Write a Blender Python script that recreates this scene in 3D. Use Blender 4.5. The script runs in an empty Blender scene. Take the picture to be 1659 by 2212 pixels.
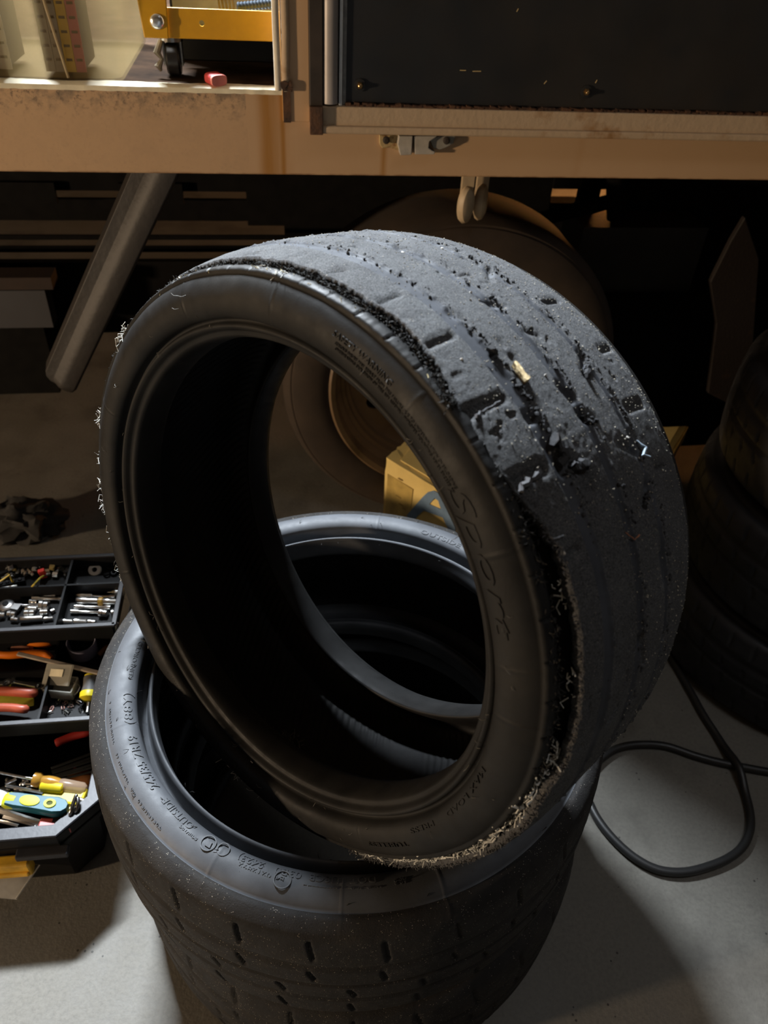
import bpy, bmesh, math, random
import numpy as np
from mathutils import Vector, Matrix
from mathutils.bvhtree import BVHTree
random.seed(7); rng = np.random.default_rng(7)
C = bpy.context.scene.collection
S = bpy.context.scene
PI = math.pi
# ------------------------------------------------------------------ camera
F = 1661.0; CX, CY = 829.5, 1106.0; CAMH = 1.29
PITCH, ROLL = 0.7007586, 0.06425892
fw = np.array([0, math.cos(PITCH), -math.sin(PITCH)])
u0 = np.array([0, math.sin(PITCH), math.cos(PITCH)]); x0 = np.array([1., 0, 0])
CXv = math.cos(ROLL)*x0 + math.sin(ROLL)*u0
CUv = -math.sin(ROLL)*x0 + math.cos(ROLL)*u0
CAMP = np.array([0, 0, CAMH])
cd = bpy.data.cameras.new('camera'); co = bpy.data.objects.new('camera', cd); C.objects.link(co)
m = Matrix.Identity(4)
for i in range(3):
    m[i][0] = CXv[i]; m[i][1] = CUv[i]; m[i][2] = -fw[i]; m[i][3] = CAMP[i]
co.matrix_world = m
cd.sensor_fit = 'VERTICAL'; cd.sensor_height = 36; cd.lens = F/2212*36
cd.clip_start = .02; cd.clip_end = 60
cd.dof.use_dof = True; cd.dof.focus_distance = 0.82; cd.dof.aperture_fstop = 7.5
S.camera = co
# ------------------------------------------------------------------ world, lights, exposure
w = bpy.data.worlds.new('world'); S.world = w; w.use_nodes = True
w.node_tree.nodes['Background'].inputs[0].default_value = (.5, .55, .65, 1)
w.node_tree.nodes['Background'].inputs[1].default_value = .012
S.view_settings.view_transform = 'Standard'; S.view_settings.look = 'None'
S.view_settings.gamma = 1; S.view_settings.use_curve_mapping = False
S.view_settings.exposure = 0.0
def area(name, loc, target, sx, sy, power, col):
    l = bpy.data.lights.new(name, 'AREA'); l.shape = 'RECTANGLE'; l.size = sx; l.size_y = sy
    l.energy = power; l.color = col
    o = bpy.data.objects.new(name, l); C.objects.link(o); o.location = loc
    d = Vector(target)-Vector(loc); o.rotation_euler = d.to_track_quat('-Z', 'Y').to_euler()
    return o
area('tube_light', (-.98, 2.24, 2.85), (-.15, .6, .4), .6, .12, 430, (.84, .92, 1.0))
area('garage_lamp', (-4.3, -1.2, .99), (0, 1.2, .80), .20, .20, 165, (1.0, .74, .49))
fl = area('ceiling_fill', (.9, .25, 2.7), (.62, .45, 0), .6, .4, 1.7, (.92, .95, 1.0)); fl.data.spread = math.radians(85)
area('yard_lamp', (1.6, 6.2, .9), (-.6, 2.9, .0), .3, .3, 38, (1.0, .42, .12))
def point(name, loc, power, col, r=.03):
    l = bpy.data.lights.new(name, 'POINT'); l.energy = power; l.color = col; l.shadow_soft_size = r
    o = bpy.data.objects.new(name, l); C.objects.link(o); o.location = loc
# ------------------------------------------------------------------ pixel -> world helpers (used only to read positions off the photograph)
def ray(px, py):
    d = fw + CXv*(px-CX)/F - CUv*(py-CY)/F
    return d/np.linalg.norm(d)
def at_z(px, py, z):
    d = ray(px, py); return CAMP + d*((z-CAMH)/d[2])
YAW = math.radians(9.7)
TX = np.array([math.cos(YAW), math.sin(YAW), 0]); TI = np.array([-math.sin(YAW), math.cos(YAW), 0])
TO = np.array([0, 1.414, 0])
def T(px, py, w):               # pixel on the vertical plane w metres behind the truck sill, in truck coordinates
    d = ray(px, py); t = ((TO+TI*w-CAMP)@TI)/(d@TI); P = CAMP+d*t-TO
    return (float(P@TX), w, float(P[2]))
# ------------------------------------------------------------------ materials
MATS = {}
class N:
    def __init__(s, name):
        s.m = bpy.data.materials.new(name); s.m.use_nodes = True; s.t = s.m.node_tree
        s.b = s.t.nodes['Principled BSDF']; s.out = s.t.nodes['Material Output']
        s.tc = s.t.nodes.new('ShaderNodeTexCoord')
    def n(s, typ, **k):
        x = s.t.nodes.new(typ)
        for a, v in k.items():
            if a.startswith('i_'):
                key = a[2:]
                key = int(key) if key.isdigit() else key.replace('_', ' ')
                x.inputs[key].default_value = v
            else: setattr(x, a, v)
        return x
    def l(s, a, b): s.t.links.new(a, b)
    def noise(s, scale, detail=4, rough=.55, vec=None):
        x = s.n('ShaderNodeTexNoise', i_Scale=scale, i_Detail=detail, i_Roughness=rough)
        s.l(vec or s.tc.outputs['Object'], x.inputs['Vector']); return x.outputs['Fac']
    def ramp(s, fac, stops, interp='LINEAR'):
        x = s.n('ShaderNodeValToRGB'); x.color_ramp.interpolation = interp
        e = x.color_ramp.elements
        while len(e) < len(stops): e.new(.5)
        for q, (p, c) in zip(e, stops):
            q.position = p; q.color = (*c, 1) if len(c) == 3 else c
        s.l(fac, x.inputs[0]); return x.outputs[0]
    def mix(s, f, a, b):
        x = s.n('ShaderNodeMix', data_type='RGBA')
        if isinstance(f, float): x.inputs[0].default_value = f
        else: s.l(f, x.inputs[0])
        for q, v in ((6, a), (7, b)):
            if isinstance(v, tuple): x.inputs[q].default_value = (*v, 1)
            else: s.l(v, x.inputs[q])
        return x.outputs[2]
    def math(s, op, a, b=0., clamp=False):
        x = s.n('ShaderNodeMath', operation=op, use_clamp=clamp)
        for q, v in ((0, a), (1, b)):
            if isinstance(v, (int, float)): x.inputs[q].default_value = v
            else: s.l(v, x.inputs[q])
        return x.outputs[0]
    def bump(s, h, strength=.3, dist=.001):
        x = s.n('ShaderNodeBump', i_Strength=strength, i_Distance=dist); s.l(h, x.inputs['Height'])
        s.l(x.outputs[0], s.b.inputs['Normal'])
    def col(s, c):
        if isinstance(c, tuple): s.b.inputs['Base Color'].default_value = (*c, 1)
        else: s.l(c, s.b.inputs['Base Color'])
    def set(s, rough=.5, metal=0., spec=None):
        if isinstance(rough, float): s.b.inputs['Roughness'].default_value = rough
        else: s.l(rough, s.b.inputs['Roughness'])
        s.b.inputs['Metallic'].default_value = metal
        if spec is not None: s.b.inputs['Specular IOR Level'].default_value = spec
def M(name, c=(.5, .5, .5), rough=.5, metal=0., var=.15, scale=40., bump=0., bscale=200., spec=None):
    if name in MATS: return MATS[name]
    k = N(name)
    f = k.noise(scale)
    lo = tuple(x*(1-var) for x in c); hi = tuple(min(1, x*(1+var)) for x in c)
    k.col(k.ramp(f, [(.3, lo), (.7, hi)])); k.set(rough, metal, spec)
    if bump: k.bump(k.noise(bscale, 6), bump, .001)
    MATS[name] = k.m; return k.m
def rubber(name, c, rough, dirt=None, dscale=9., dlo=.5, dhi=.75, speck=0., grain=.35, gscale=900., spec=.25, salt=0.):
    k = N(name)
    base = k.ramp(k.noise(25, 5), [(.3, tuple(x*.75 for x in c)), (.7, tuple(x*1.3 for x in c))])
    if dirt:
        mk = k.ramp(k.noise(dscale, 7, .62), [(dlo, (0, 0, 0)), (dhi, (1, 1, 1))])
        base = k.mix(mk, base, dirt)
    if speck:
        v = k.n('ShaderNodeTexVoronoi', i_Scale=520.); k.l(k.tc.outputs['Object'], v.inputs['Vector'])
        big = k.noise(30, 3)
        sm = k.math('MULTIPLY', k.math('LESS_THAN', v.outputs['Distance'], .2), k.math('GREATER_THAN', k.noise(260, 2), .56+.0*speck))
        sm = k.math('MULTIPLY', sm, k.math('GREATER_THAN', big, .42))
        base = k.mix(sm, base, (.30, .27, .22))
    if salt:
        base = k.mix(k.ramp(k.noise(1100, 3, .6), [(.40, (0, 0, 0)), (.66, (salt,)*3)]), base, (.20, .20, .20))
        base = k.mix(k.ramp(k.noise(700, 3, .6), [(.36, (salt*1.6,)*3), (.46, (0, 0, 0))]), base, (.006, .006, .006))
    k.col(base)
    r = k.ramp(k.noise(60, 4), [(.3, (rough-.08,)*3), (.7, (rough+.1,)*3)])
    k.set(r, 0., spec)
    g1 = k.noise(gscale, 5, .7); g2 = k.noise(gscale*.2, 4, .6)
    k.bump(k.math('ADD', g1, g2), grain, .0012)
    MATS[name] = k.m; return k.m
def chrome(name='chrome', c=(.90, .90, .88), rough=.24): return M(name, c, rough, 1., .08, 60.)
# ------------------------------------------------------------------ object helpers
def link(o, parent=None):
    C.objects.link(o)
    if parent is not None: o.parent = parent
    return o
def tag(o, label=None, cat=None, group=None, kind=None):
    if label: o['label'] = label
    if cat: o['category'] = cat
    if group: o['group'] = group
    if kind: o['kind'] = kind
    return o
def empty(name, loc=(0, 0, 0), rz=0., label=None, cat=None, group=None, mat=None):
    o = bpy.data.objects.new(name, None); C.objects.link(o); o.empty_display_size = .05
    if mat is not None: o.matrix_world = mat
    else: o.location = loc; o.rotation_euler = (0, 0, rz)
    return tag(o, label, cat, group)
def mesh_np(name, V, Fq, mat, parent=None, smooth=True, tris=None):
    me = bpy.data.meshes.new(name)
    V = np.ascontiguousarray(V, dtype=np.float32).reshape(-1, 3)
    Fq = np.ascontiguousarray(Fq, dtype=np.int32)
    k = Fq.shape[1]; nf = len(Fq)
    me.vertices.add(len(V)); me.vertices.foreach_set('co', V.ravel())
    me.loops.add(nf*k); me.loops.foreach_set('vertex_index', Fq.ravel())
    me.polygons.add(nf); me.polygons.foreach_set('loop_start', np.arange(nf, dtype=np.int32)*k)
    try: me.polygons.foreach_set('loop_total', np.full(nf, k, dtype=np.int32))
    except Exception: pass
    me.polygons.foreach_set('use_smooth', np.full(nf, smooth))
    me.materials.append(mat); me.update(calc_edges=True); me.validate()
    return link(bpy.data.objects.new(name, me), parent)
class MB:
    """collects shapes for ONE mesh object"""
    def __init__(s): s.b = bmesh.new(); s.mi = 0
    def _fin(s, verts, mtx):
        if mtx is not None: bmesh.ops.transform(s.b, matrix=mtx, verts=verts)
        fs = {f for v in verts for f in v.link_faces}
        for f in fs: f.material_index = s.mi
    def box(s, c, d, rot=None, bev=0.):
        r = bmesh.ops.create_cube(s.b, size=1.); vs = r['verts']
        bmesh.ops.scale(s.b, vec=d, verts=vs)
        if bev:
            es = list({e for v in vs for e in v.link_edges})
            q = bmesh.ops.bevel(s.b, geom=es, offset=min(bev, min(d)*.49), segments=2, affect='EDGES', clamp_overlap=True)
            vs = list({v for f in q['faces'] for v in f.verts} | {v for v in vs if v.is_valid})
            seen = set(vs); st = list(vs)
            while st:
                v = st.pop()
                for e in v.link_edges:
                    o = e.other_vert(v)
                    if o not in seen: seen.add(o); st.append(o)
            vs = list(seen)
        m_ = Matrix.Translation(c) @ (rot.to_4x4() if rot is not None else Matrix.Identity(4))
        s._fin(vs, m_); return s
    def lathe(s, prof, n=24, mtx=None, cap=True, closed=False):
        rings = []; vs = []
        for r, z in prof:
            ring = [s.b.verts.new((r*math.cos(2*PI*i/n), r*math.sin(2*PI*i/n), z)) for i in range(n)]
            rings.append(ring); vs += ring
        pr = list(zip(rings, rings[1:])) + ([(rings[-1], rings[0])] if closed else [])
        for a, b_ in pr:
            for i in range(n):
                s.b.faces.new((a[i], a[(i+1) % n], b_[(i+1) % n], b_[i]))
        if cap and not closed:
            s.b.faces.new(rings[0][::-1]); s.b.faces.new(rings[-1])
        s._fin(vs, mtx); return s
    def tube(s, pts, r, n=8, cap=True):
        pts = [Vector(p) for p in pts]; k = len(pts)
        rs = r if isinstance(r, (list, tuple)) else [r]*k
        rings = []; up = None
        for i, p in enumerate(pts):
            d = (pts[min(i+1, k-1)]-pts[max(i-1, 0)]).normalized()
            if up is None: up = d.orthogonal().normalized()
            up = (up-d*up.dot(d)).normalized(); sd = d.cross(up)
            rings.append([s.b.verts.new(p+(up*math.cos(2*PI*j/n)+sd*math.sin(2*PI*j/n))*rs[i]) for j in range(n)])
        for a, b_ in zip(rings, rings[1:]):
            for i in range(n): s.b.faces.new((a[i], a[(i+1) % n], b_[(i+1) % n], b_[i]))
        if cap: s.b.faces.new(rings[0][::-1]); s.b.faces.new(rings[-1])
        s._fin([v for q in rings for v in q], None); return s
    def prism(s, poly, z0, z1, mtx=None):
        a = [s.b.verts.new((x, y, z0)) for x, y in poly]; b_ = [s.b.verts.new((x, y, z1)) for x, y in poly]
        s.b.faces.new(a[::-1]); s.b.faces.new(b_); n = len(poly)
        for i in range(n): s.b.faces.new((a[i], a[(i+1) % n], b_[(i+1) % n], b_[i]))
        s._fin(a+b_, mtx); return s
    def build(s, name, mat, parent=None, smooth=False, bevel=0.):
        bmesh.ops.recalc_face_normals(s.b, faces=s.b.faces)
        me = bpy.data.meshes.new(name); s.b.to_mesh(me); s.b.free()
        for m_ in (mat if isinstance(mat, (list, tuple)) else [mat]): me.materials.append(m_)
        if smooth:
            me.polygons.foreach_set('use_smooth', [True]*len(me.polygons))
            me.set_sharp_from_angle(angle=math.radians(38))
        o = link(bpy.data.objects.new(name, me), parent)
        if bevel:
            md = o.modifiers.new('bevel', 'BEVEL'); md.width = bevel; md.segments = 2; md.limit_method = 'ANGLE'
        return o
def axis_mtx(p0, p1):           # z axis from p0 to p1, origin p0
    p0 = Vector(p0); d = (Vector(p1)-p0)
    return Matrix.Translation(p0) @ d.to_track_quat('Z', 'Y').to_matrix().to_4x4()
def copy_tree(o, parent=None):
    c = o.copy(); C.objects.link(c)
    if parent is not None: c.parent = parent
    for ch in list(o.children): copy_tree(ch, c)
    return c
# ------------------------------------------------------------------ numpy noise
def vnoise(X, Y, nx, seed, ny=512):   # value noise, periodic in X with period nx cells
    g = np.random.default_rng(seed).random((nx, ny))
    xi = np.floor(X).astype(int); yi = np.floor(Y).astype(int); fx = X-xi; fy = Y-yi
    fx = fx*fx*(3-2*fx); fy = fy*fy*(3-2*fy); x1 = (xi+1) % nx; xi = xi % nx; y1 = (yi+1) % ny; yi = yi % ny
    return (g[xi, yi]*(1-fx)*(1-fy)+g[x1, yi]*fx*(1-fy)+g[xi, y1]*(1-fx)*fy+g[x1, y1]*fx*fy)
def fbm(A, Y, cell, seed, R=.32, octv=4):
    o = 0; a = 1.; s = 0
    for k in range(octv):
        nx = max(4, int(2*PI*R/cell)); o = o+a*(vnoise((A/(2*PI) % 1)*nx, Y/cell+100, nx, seed+k)-.5); s += a; a *= .55; cell /= 2.1
    return o/s
def sstep(a, b, x):
    t = np.clip((x-a)/(b-a), 0, 1); return t*t*(3-2*t)
def slot(A, Z, a0, z0, a1, z1, hw, R=.32, soft=.0012):
    x = ((A-a0+PI) % (2*PI)-PI)*R; x1 = ((a1-a0+PI) % (2*PI)-PI)*R
    dx, dz = x1, z1-z0; L = dx*dx+dz*dz+1e-12
    t = np.clip((x*dx+(Z-z0)*dz)/L, 0, 1)
    d = np.hypot(x-t*dx, Z-z0-t*dz)
    return 1-sstep(hw-soft, hw+soft, d)
# ------------------------------------------------------------------ tyres
def resample(P, Mn, closed=True):
    P = np.array(P, float)
    if closed: Q = np.vstack([P[-1], P, P[0], P[1]])
    else: Q = np.vstack([2*P[0]-P[1], P, 2*P[-1]-P[-2]])
    out = []
    for i in range(len(Q)-3):
        p0, p1, p2, p3 = Q[i:i+4]
        for t in np.linspace(0, 1, 12, endpoint=False):
            c = .5*((2*p1)+(-p0+p2)*t+(2*p0-5*p1+4*p2-p3)*t*t+(-p0+3*p1-3*p2+p3)*t**3); out.append(c)
    if closed: out.append(out[0])
    else: out.append(Q[-2])
    out = np.array(out); s = np.r_[0, np.cumsum(np.hypot(*np.diff(out, axis=0).T))]
    q = np.linspace(0, s[-1], Mn+1)[:-1] if closed else np.linspace(0, s[-1], Mn)
    return np.stack([np.interp(q, s, out[:, 0]), np.interp(q, s, out[:, 1])], 1)
def revolve(name, prof, NT, mat, parent=None, disp=None, kdef=None, closed=True, sgn=1.):
    Mn = len(prof)
    if closed: tg = np.roll(prof, -1, 0)-np.roll(prof, 1, 0)
    else: tg = np.gradient(prof, axis=0)
    tg /= np.linalg.norm(tg, axis=1)[:, None]+1e-12
    nr = np.stack([tg[:, 1], -tg[:, 0]], 1)*sgn
    th = np.linspace(0, 2*PI, NT, endpoint=False)
    A, R = np.meshgrid(th, prof[:, 0], indexing='ij'); Z = np.broadcast_to(prof[:, 1], A.shape).copy(); R = R.copy()
    if disp is not None:
        d = disp(A, R, Z); R = R+d*nr[:, 0]; Z = Z+d*nr[:, 1]
    if kdef is not None: R = R*kdef(A)
    V = np.stack([R*np.cos(A), R*np.sin(A), Z], -1).reshape(-1, 3)
    i = np.arange(NT)[:, None]; j = np.arange(Mn if closed else Mn-1)[None]
    a = i*Mn+j; b_ = ((i+1) % NT)*Mn+j; c = ((i+1) % NT)*Mn+(j+1) % Mn; e = i*Mn+(j+1) % Mn
    Fq = np.stack([a, b_, c, e], -1).reshape(-1, 4)
    if sgn < 0: Fq = Fq[:, ::-1]
    return mesh_np(name, V, Fq, mat, parent)
# half profile of a low tyre, from crown to bead to liner (r, z), mirrored below
HALF = [(.3320, 0), (.3315, .03), (.330, .06), (.3275, .083), (.3245, .098), (.316, .1075), (.3085, .1115), (.3060, .1110), (.3045, .1095),
        (.3025, .1125), (.296, .1175), (.286, .1205), (.276, .1200), (.2695, .1165), (.2672, .1130), (.2665, .1000), (.2652, .0860), (.2612, .0825), (.2578, .0880),
        (.2555, .1030), (.2525, .1095), (.2503, .1080), (.2485, .0985), (.2470, .0930), (.2460, .0860), (.2465, .0790), (.2500, .0770), (.262, .084), (.280, .100), (.296, .102), (.308, .088), (.316, .060), (.319, .03), (.3195, 0)]
def full(half, zs=1.):
    h = [(r, z*zs) for r, z in half]
    low = [(r, -z) for r, z in h[::-1]][1:-1]
    return h+low
def car_tyre(name, zmid, cx, cy, mat_side, NT, Mn, label, slots=True, rot=0., scale=1., tilt=(0, 0), group=None, seed=1, zs=1.03, treadmat=None, nslot=27):
    prof = resample(full(HALF, zs), Mn)
    def disp(A, R, Z):
        d = np.zeros_like(A); tr = R > .322
        for g, hw, dp in ((.046, .0022, .0045), (.038, .0018, .004), (.0, .003, .005), (-.042, .0022, .0045)):
            d -= dp*(1-sstep(hw-.001, hw+.001, abs(Z-g)))*tr
        if slots:
            r2 = np.random.default_rng(seed)
            for i in range(nslot):
                a = 2*PI*i/nslot
                for s_, (za, zb) in ((1, (.093, .060)), (-1, (.093, .060)), (1, (.030, .012)), (-1, (.030, .012))):
                    da = .02*s_+r2.normal(0, .004)
                    d -= .004*slot(A+(.08 if s_ < 0 else 0), Z, a, s_*za, a+da, s_*zb, .0022, .335)*tr
        d += (.0006*fbm(A, Z, .01, seed)+.0012*fbm(A, Z, .06, seed+9))*tr
        side = (R < .322) & (R > .262) & (abs(Z) > .09)
        for a in (.35, 1.5, 2.63, 3.55, 4.28, 4.75, 5.1, 5.9):
            d += .0004*(1-sstep(.0004, .0016, abs(((A-a+PI) % (2*PI)-PI)*.285)))*side
        return d
    o = revolve(name, prof, NT, mat_side, None, disp)
    if treadmat is not None:
        o.data.materials.append(treadmat)
        rr = prof[:, 0]; idx = np.zeros(NT*Mn, np.int32).reshape(NT, Mn); idx[:, (rr > .3075)] = 1
        o.data.polygons.foreach_set('material_index', idx.ravel())
    o.location = (cx, cy, zmid); o.rotation_euler = (tilt[0], tilt[1], rot); o.scale = (scale,)*3
    return tag(o, label, 'tyre', group)
def make_text(body, size, extrude=.0002, shear=0., offset=0., sub=0.):
    cu = bpy.data.curves.new('t', 'FONT'); cu.body = body; cu.size = size; cu.extrude = extrude; cu.resolution_u = 3
    cu.shear = shear; cu.space_character = 1.05; cu.offset = offset
    o = bpy.data.objects.new('t', cu); C.objects.link(o)
    dg = bpy.context.evaluated_depsgraph_get(); dg.update()
    me = bpy.data.meshes.new_from_object(o.evaluated_get(dg))
    bpy.data.objects.remove(o); bpy.data.curves.remove(cu)
    if sub:
        bm_ = bmesh.new(); bm_.from_mesh(me); bmesh.ops.triangulate(bm_, faces=bm_.faces[:])
        for _ in range(3):
            le = [e for e in bm_.edges if e.calc_length() > sub]
            if not le: break
            bmesh.ops.subdivide_edges(bm_, edges=le, cuts=1); bmesh.ops.triangulate(bm_, faces=bm_.faces[:])
        bm_.to_mesh(me); bm_.free()
    return me
def arc_text(name, body, size, R, t0, zfun, mat, parent, kdef=None, span=None, shear=0., flip=False, lift=.0004, offset=0.):
    me = make_text(body, size, .0003, shear, offset, max(.0012, size*.18))
    n = len(me.vertices); V = np.empty(n*3, np.float32); me.vertices.foreach_get('co', V); V = V.reshape(-1, 3)
    wd = V[:, 0].max()
    sx = (span*R/wd) if span else 1.
    A = t0-V[:, 0]*sx/R; r = R+V[:, 1]
    zz = zfun(r)+lift*.5+V[:, 2]*lift/.0006
    k = kdef(A) if kdef is not None else 1.
    W = np.stack([r*k*np.cos(A), r*k*np.sin(A), zz], -1).astype(np.float32)
    me.vertices.foreach_set('co', W.ravel()); me.name = name; me.materials.clear(); me.materials.append(mat); me.update()
    return link(bpy.data.objects.new(name, me), parent)
# ------------------------------------------------------------------ floor, walls
def floor_mat():
    k = N('concrete')
    big = k.noise(1.3, 5, .6); mid = k.noise(9, 6, .6); fine = k.noise(160, 5, .7)
    c = k.mix(big, (.098, .091, .077), (.165, .155, .133))
    c = k.mix(k.ramp(mid, [(.35, (0, 0, 0)), (.75, (.8, .8, .8))]), c, (.178, .167, .144))
    c = k.mix(k.ramp(fine, [(.28, (.7, .7, .7)), (.58, (0, 0, 0))]), c, (.095, .089, .077))
    v = k.n('ShaderNodeTexVoronoi', i_Scale=70.); k.l(k.tc.outputs['Object'], v.inputs['Vector'])
    spots = k.math('MULTIPLY', k.math('LESS_THAN', v.outputs['Distance'], .13), k.math('GREATER_THAN', k.noise(14, 2), .6))
    c = k.mix(spots, c, (.03, .027, .023))
    stain = k.ramp(k.noise(3.3, 7, .65), [(.52, (0, 0, 0)), (.68, (.75, .75, .75))])
    c = k.mix(stain, c, (.055, .049, .041))
    k.col(c); k.set(k.ramp(mid, [(.3, (.55,)*3), (.8, (.9,)*3)])); k.bump(k.math('ADD', fine, mid), .35, .002)
    return k.m
fb = MB(); fb.box((0, 2, -.05), (12, 12, .1)); tag(fb.build('floor', floor_mat()), 'rough grey stained concrete garage floor', kind='structure')
wallm = M('dark_plaster', (.10, .075, .05), .9, 0, .3, 3)
b = MB(); b.box((0, 7.05, 1.6), (12, .1, 3.4)); tag(b.build('wall_back', wallm), kind='structure')
b = MB(); b.box((-6.05, 2, 1.6), (.1, 12, 3.4)); tag(b.build('wall_left', wallm), kind='structure')
b = MB(); b.box((6.05, 2, 1.6), (.1, 12, 3.4)); tag(b.build('wall_right', wallm), kind='structure')
b = MB(); b.box((0, -4.05, 1.6), (12, .1, 3.4)); tag(b.build('wall_front', wallm), kind='structure')
b = MB(); b.box((0, 2, 3.35), (12, 12, .1)); tag(b.build('ceiling', wallm), kind='structure')
#@@TYRES
# ------------------------------------------------------------------ the two stacked tyres and the torn tyre
sideA = rubber('grey_rubber', (.056, .060, .067), .60, (.070, .074, .082), 6., .45, .8, 0, .10, 500., spec=.4)  # even grey sidewall colour, paler than the tread rubber
treadA = rubber('dusty_tread_rubber', (.015, .014, .0135), .78, (.028, .025, .022), 30., .5, .75, 1., .55, 700.)
tl = car_tyre('car_tyre', .1265, -.012, .640, sideA, 720, 132, 'bottom tyre of the near stack, worn tread with short slots, flat on the concrete', seed=3, rot=.8, treadmat=treadA, scale=1.015)
ta = car_tyre('car_tyre', .3795, -.0283, .629, sideA, 1200, 200, 'upper tyre of the near stack, lettered grey sidewall, torn tyre resting in it', seed=5, treadmat=treadA, scale=1.002)
_hp = resample(full(HALF, 1.03), 600)
_sel = (_hp[:, 1] > .105) & (_hp[:, 0] > .2665) & (_hp[:, 0] < .318)
_o = np.argsort(_hp[_sel][:, 0]); _rA = _hp[_sel][_o][:, 0]; _zA = _hp[_sel][_o][:, 1]
zfA = lambda r: np.interp(r, _rA, _zA)
def thA(px, py, z=.498):
    P = at_z(px, py, z); return math.atan2(P[1]-.629, P[0]+.0283)
def spA(p, q): return (thA(*p)-thA(*q)) % (2*PI)
ltr = sideA
for body, size, R, p, q, sh in (
        ('TREADWEAR  200', .0085, .2930, (352, 1790), (293, 1700), 0), ('TRACTION  AA', .0085, .2930, (285, 1690), (262, 1625), 0),
        ('TEMPERATURE  A', .0085, .2930, (256, 1605), (247, 1515), 0),
        ('245/35 ZR19', .0135, .2722, (346, 1705), (300, 1590), .1), ('(88Y)', .0135, .2722, (296, 1568), (290, 1500), .1),
        ('OUTSIDE', .0110, .2725, (425, 1785), (366, 1725), 0), ('E4II0164', .0070, .2820, (427, 1821), (392, 1788), 0),
        ('2423)', .0105, .2722, (572, 1875), (518, 1850), .1), ('0212892', .0070, .2812, (588, 1893), (516, 1873), 0),
        ('0211448 S2WR2', .0075, .2890, (582, 1912), (474, 1868), 0),
        ('03B0', .0105, .2722, (652, 1895), (596, 1880), 0), ('DOT 1U8CB', .0105, .2722, (813, 1905), (668, 1898), 0),
        ('RADIAL TUBELESS', .0078, .2838, (824, 1921), (655, 1915), 0), ('A8-8', .0085, .2790, (880, 1915), (852, 1917), 0),
        ('OUTSIDE', .010, .273, (905, 1160), (985, 1195), 0), ('REINFORCED', .007, .273, (322, 1470), (338, 1395), 0)):
    arc_text('sidewall_lettering', body, size, R, thA(*p), zfA, ltr, ta, span=spA(p, q), shear=sh, lift=.0003+size*.045, offset=.00015 if size > .009 else .00004)
def ring_mark(px, py, r, inner, parent, R):
    a = thA(px, py); b_ = MB(); c = Vector((R*math.cos(a), R*math.sin(a), float(zfA(R))+.0004))
    rt = Matrix.Translation(c)@Matrix.Rotation(a-PI/2, 4, 'Z')
    b_.lathe([(r, -.0006), (r, .0008), (r-.0012, .0008), (r-.0012, -.0006)], 32, rt, closed=True)
    if inner == 'arrow':
        b_.prism([(-.001, -.005), (.001, -.005), (.001, .001), (.004, .001), (0, .006), (-.004, .001), (-.001, .001)], -.0006, .001, rt@Matrix.Rotation(.9, 4, 'Z'))
    b_.build('moulded_emblem', ltr, parent)
ring_mark(441, 1841, .0085, 'arrow', ta, .2800); ring_mark(480, 1846, .0070, '', ta, .2775); ring_mark(608, 1914, .0092, '', ta, .2840)
arc_text('sidewall_lettering', 'E4', .0075, .2812, thA(613, 1911), zfA, ltr, ta, span=.032, lift=.0009)
def whiskers(parent, n, mat, Rlo, Rhi, zf, kd=None, seed=0, L=.006, r=.00035, arange=(0, 2*PI)):
    rg = np.random.default_rng(seed); b_ = MB()
    for i in range(n):
        a = rg.uniform(*arange); R = rg.uniform(Rlo, Rhi); k = kd(np.array([a]))[0] if kd else 1.
        p = Vector((R*k*math.cos(a), R*k*math.sin(a), float(zf(R))))
        d = rg.normal(0, 1, 2); d /= np.linalg.norm(d); l = L*rg.uniform(.5, 1.4)
        b_.tube([p, p+Vector((d[0]*l*.4, d[1]*l*.4, l*.35)), p+Vector((d[0]*l*.9+d[1]*l*.2, d[1]*l*.9-d[0]*l*.2, l*.35))], [r, r, r*.5], 4)
    return tag(b_.build('mould_whiskers', mat, parent), kind='stuff')
blackm = rubber('black_rubber', (.012, .011, .011), .6)
whiskers(ta, 60, blackm, .267, .303, zfA, seed=3)
whiskers(ta, 40, blackm, .247, .252, lambda r: .105, seed=4, L=.005)
# --- torn tyre
cB = np.array([-.11366802, .51545426, .74813927]); nB = np.array([-.67009287, -.72920258, .13870521])
uB = np.array([0, 0, 1.])-nB*nB[2]; uB /= np.linalg.norm(uB); vB = np.cross(nB, uB)
oB = cB-nB*.111
mB = Matrix.Identity(4)
for i in range(3): mB[i][0] = uB[i]; mB[i][1] = vB[i]; mB[i][2] = nB[i]; mB[i][3] = oB[i]
mBi = mB.inverted()
kB = lambda A: 1-.002*np.cos(2*A)-.0578*np.sin(2*A)-.006*np.cos(3*A)+.0035*np.sin(3*A)
worn = empty('worn_tyre', mat=mB, label='shredded worn-out tyre standing tilted in the tyre stack, tread torn off its near sidewall', cat='tyre')
HALFB = [(.3120, 0), (.3115, .03), (.3085, .06), (.3040, .080), (.3020, .090), (.3050, .095), (.3085, .0990), (.3095, .1030), (.3085, .1075), (.3065, .1105), (.3050, .1110), (.3038, .1092), (.3020, .1115),
         (.296, .1155), (.286, .1180), (.276, .1175), (.269, .1145), (.2665, .1105), (.2655, .1040), (.2635, .1025), (.2615, .1060), (.2598, .1078), (.2575, .1070), (.2555, .1035), (.2540, .0998), (.2520, .0990),
         (.2500, .0995), (.2480, .0960), (.2462, .0880), (.2455, .0780), (.2460, .0690), (.2490, .0650), (.262, .076), (.280, .096), (.292, .094), (.300, .080), (.304, .055), (.3055, .03), (.306, 0)]
carm = rubber('sidewall_rubber', (.0135, .0135, .0135), .52, (.022, .0205, .018), 7., .5, .8, 0, .15, 600., spec=.14)
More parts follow.
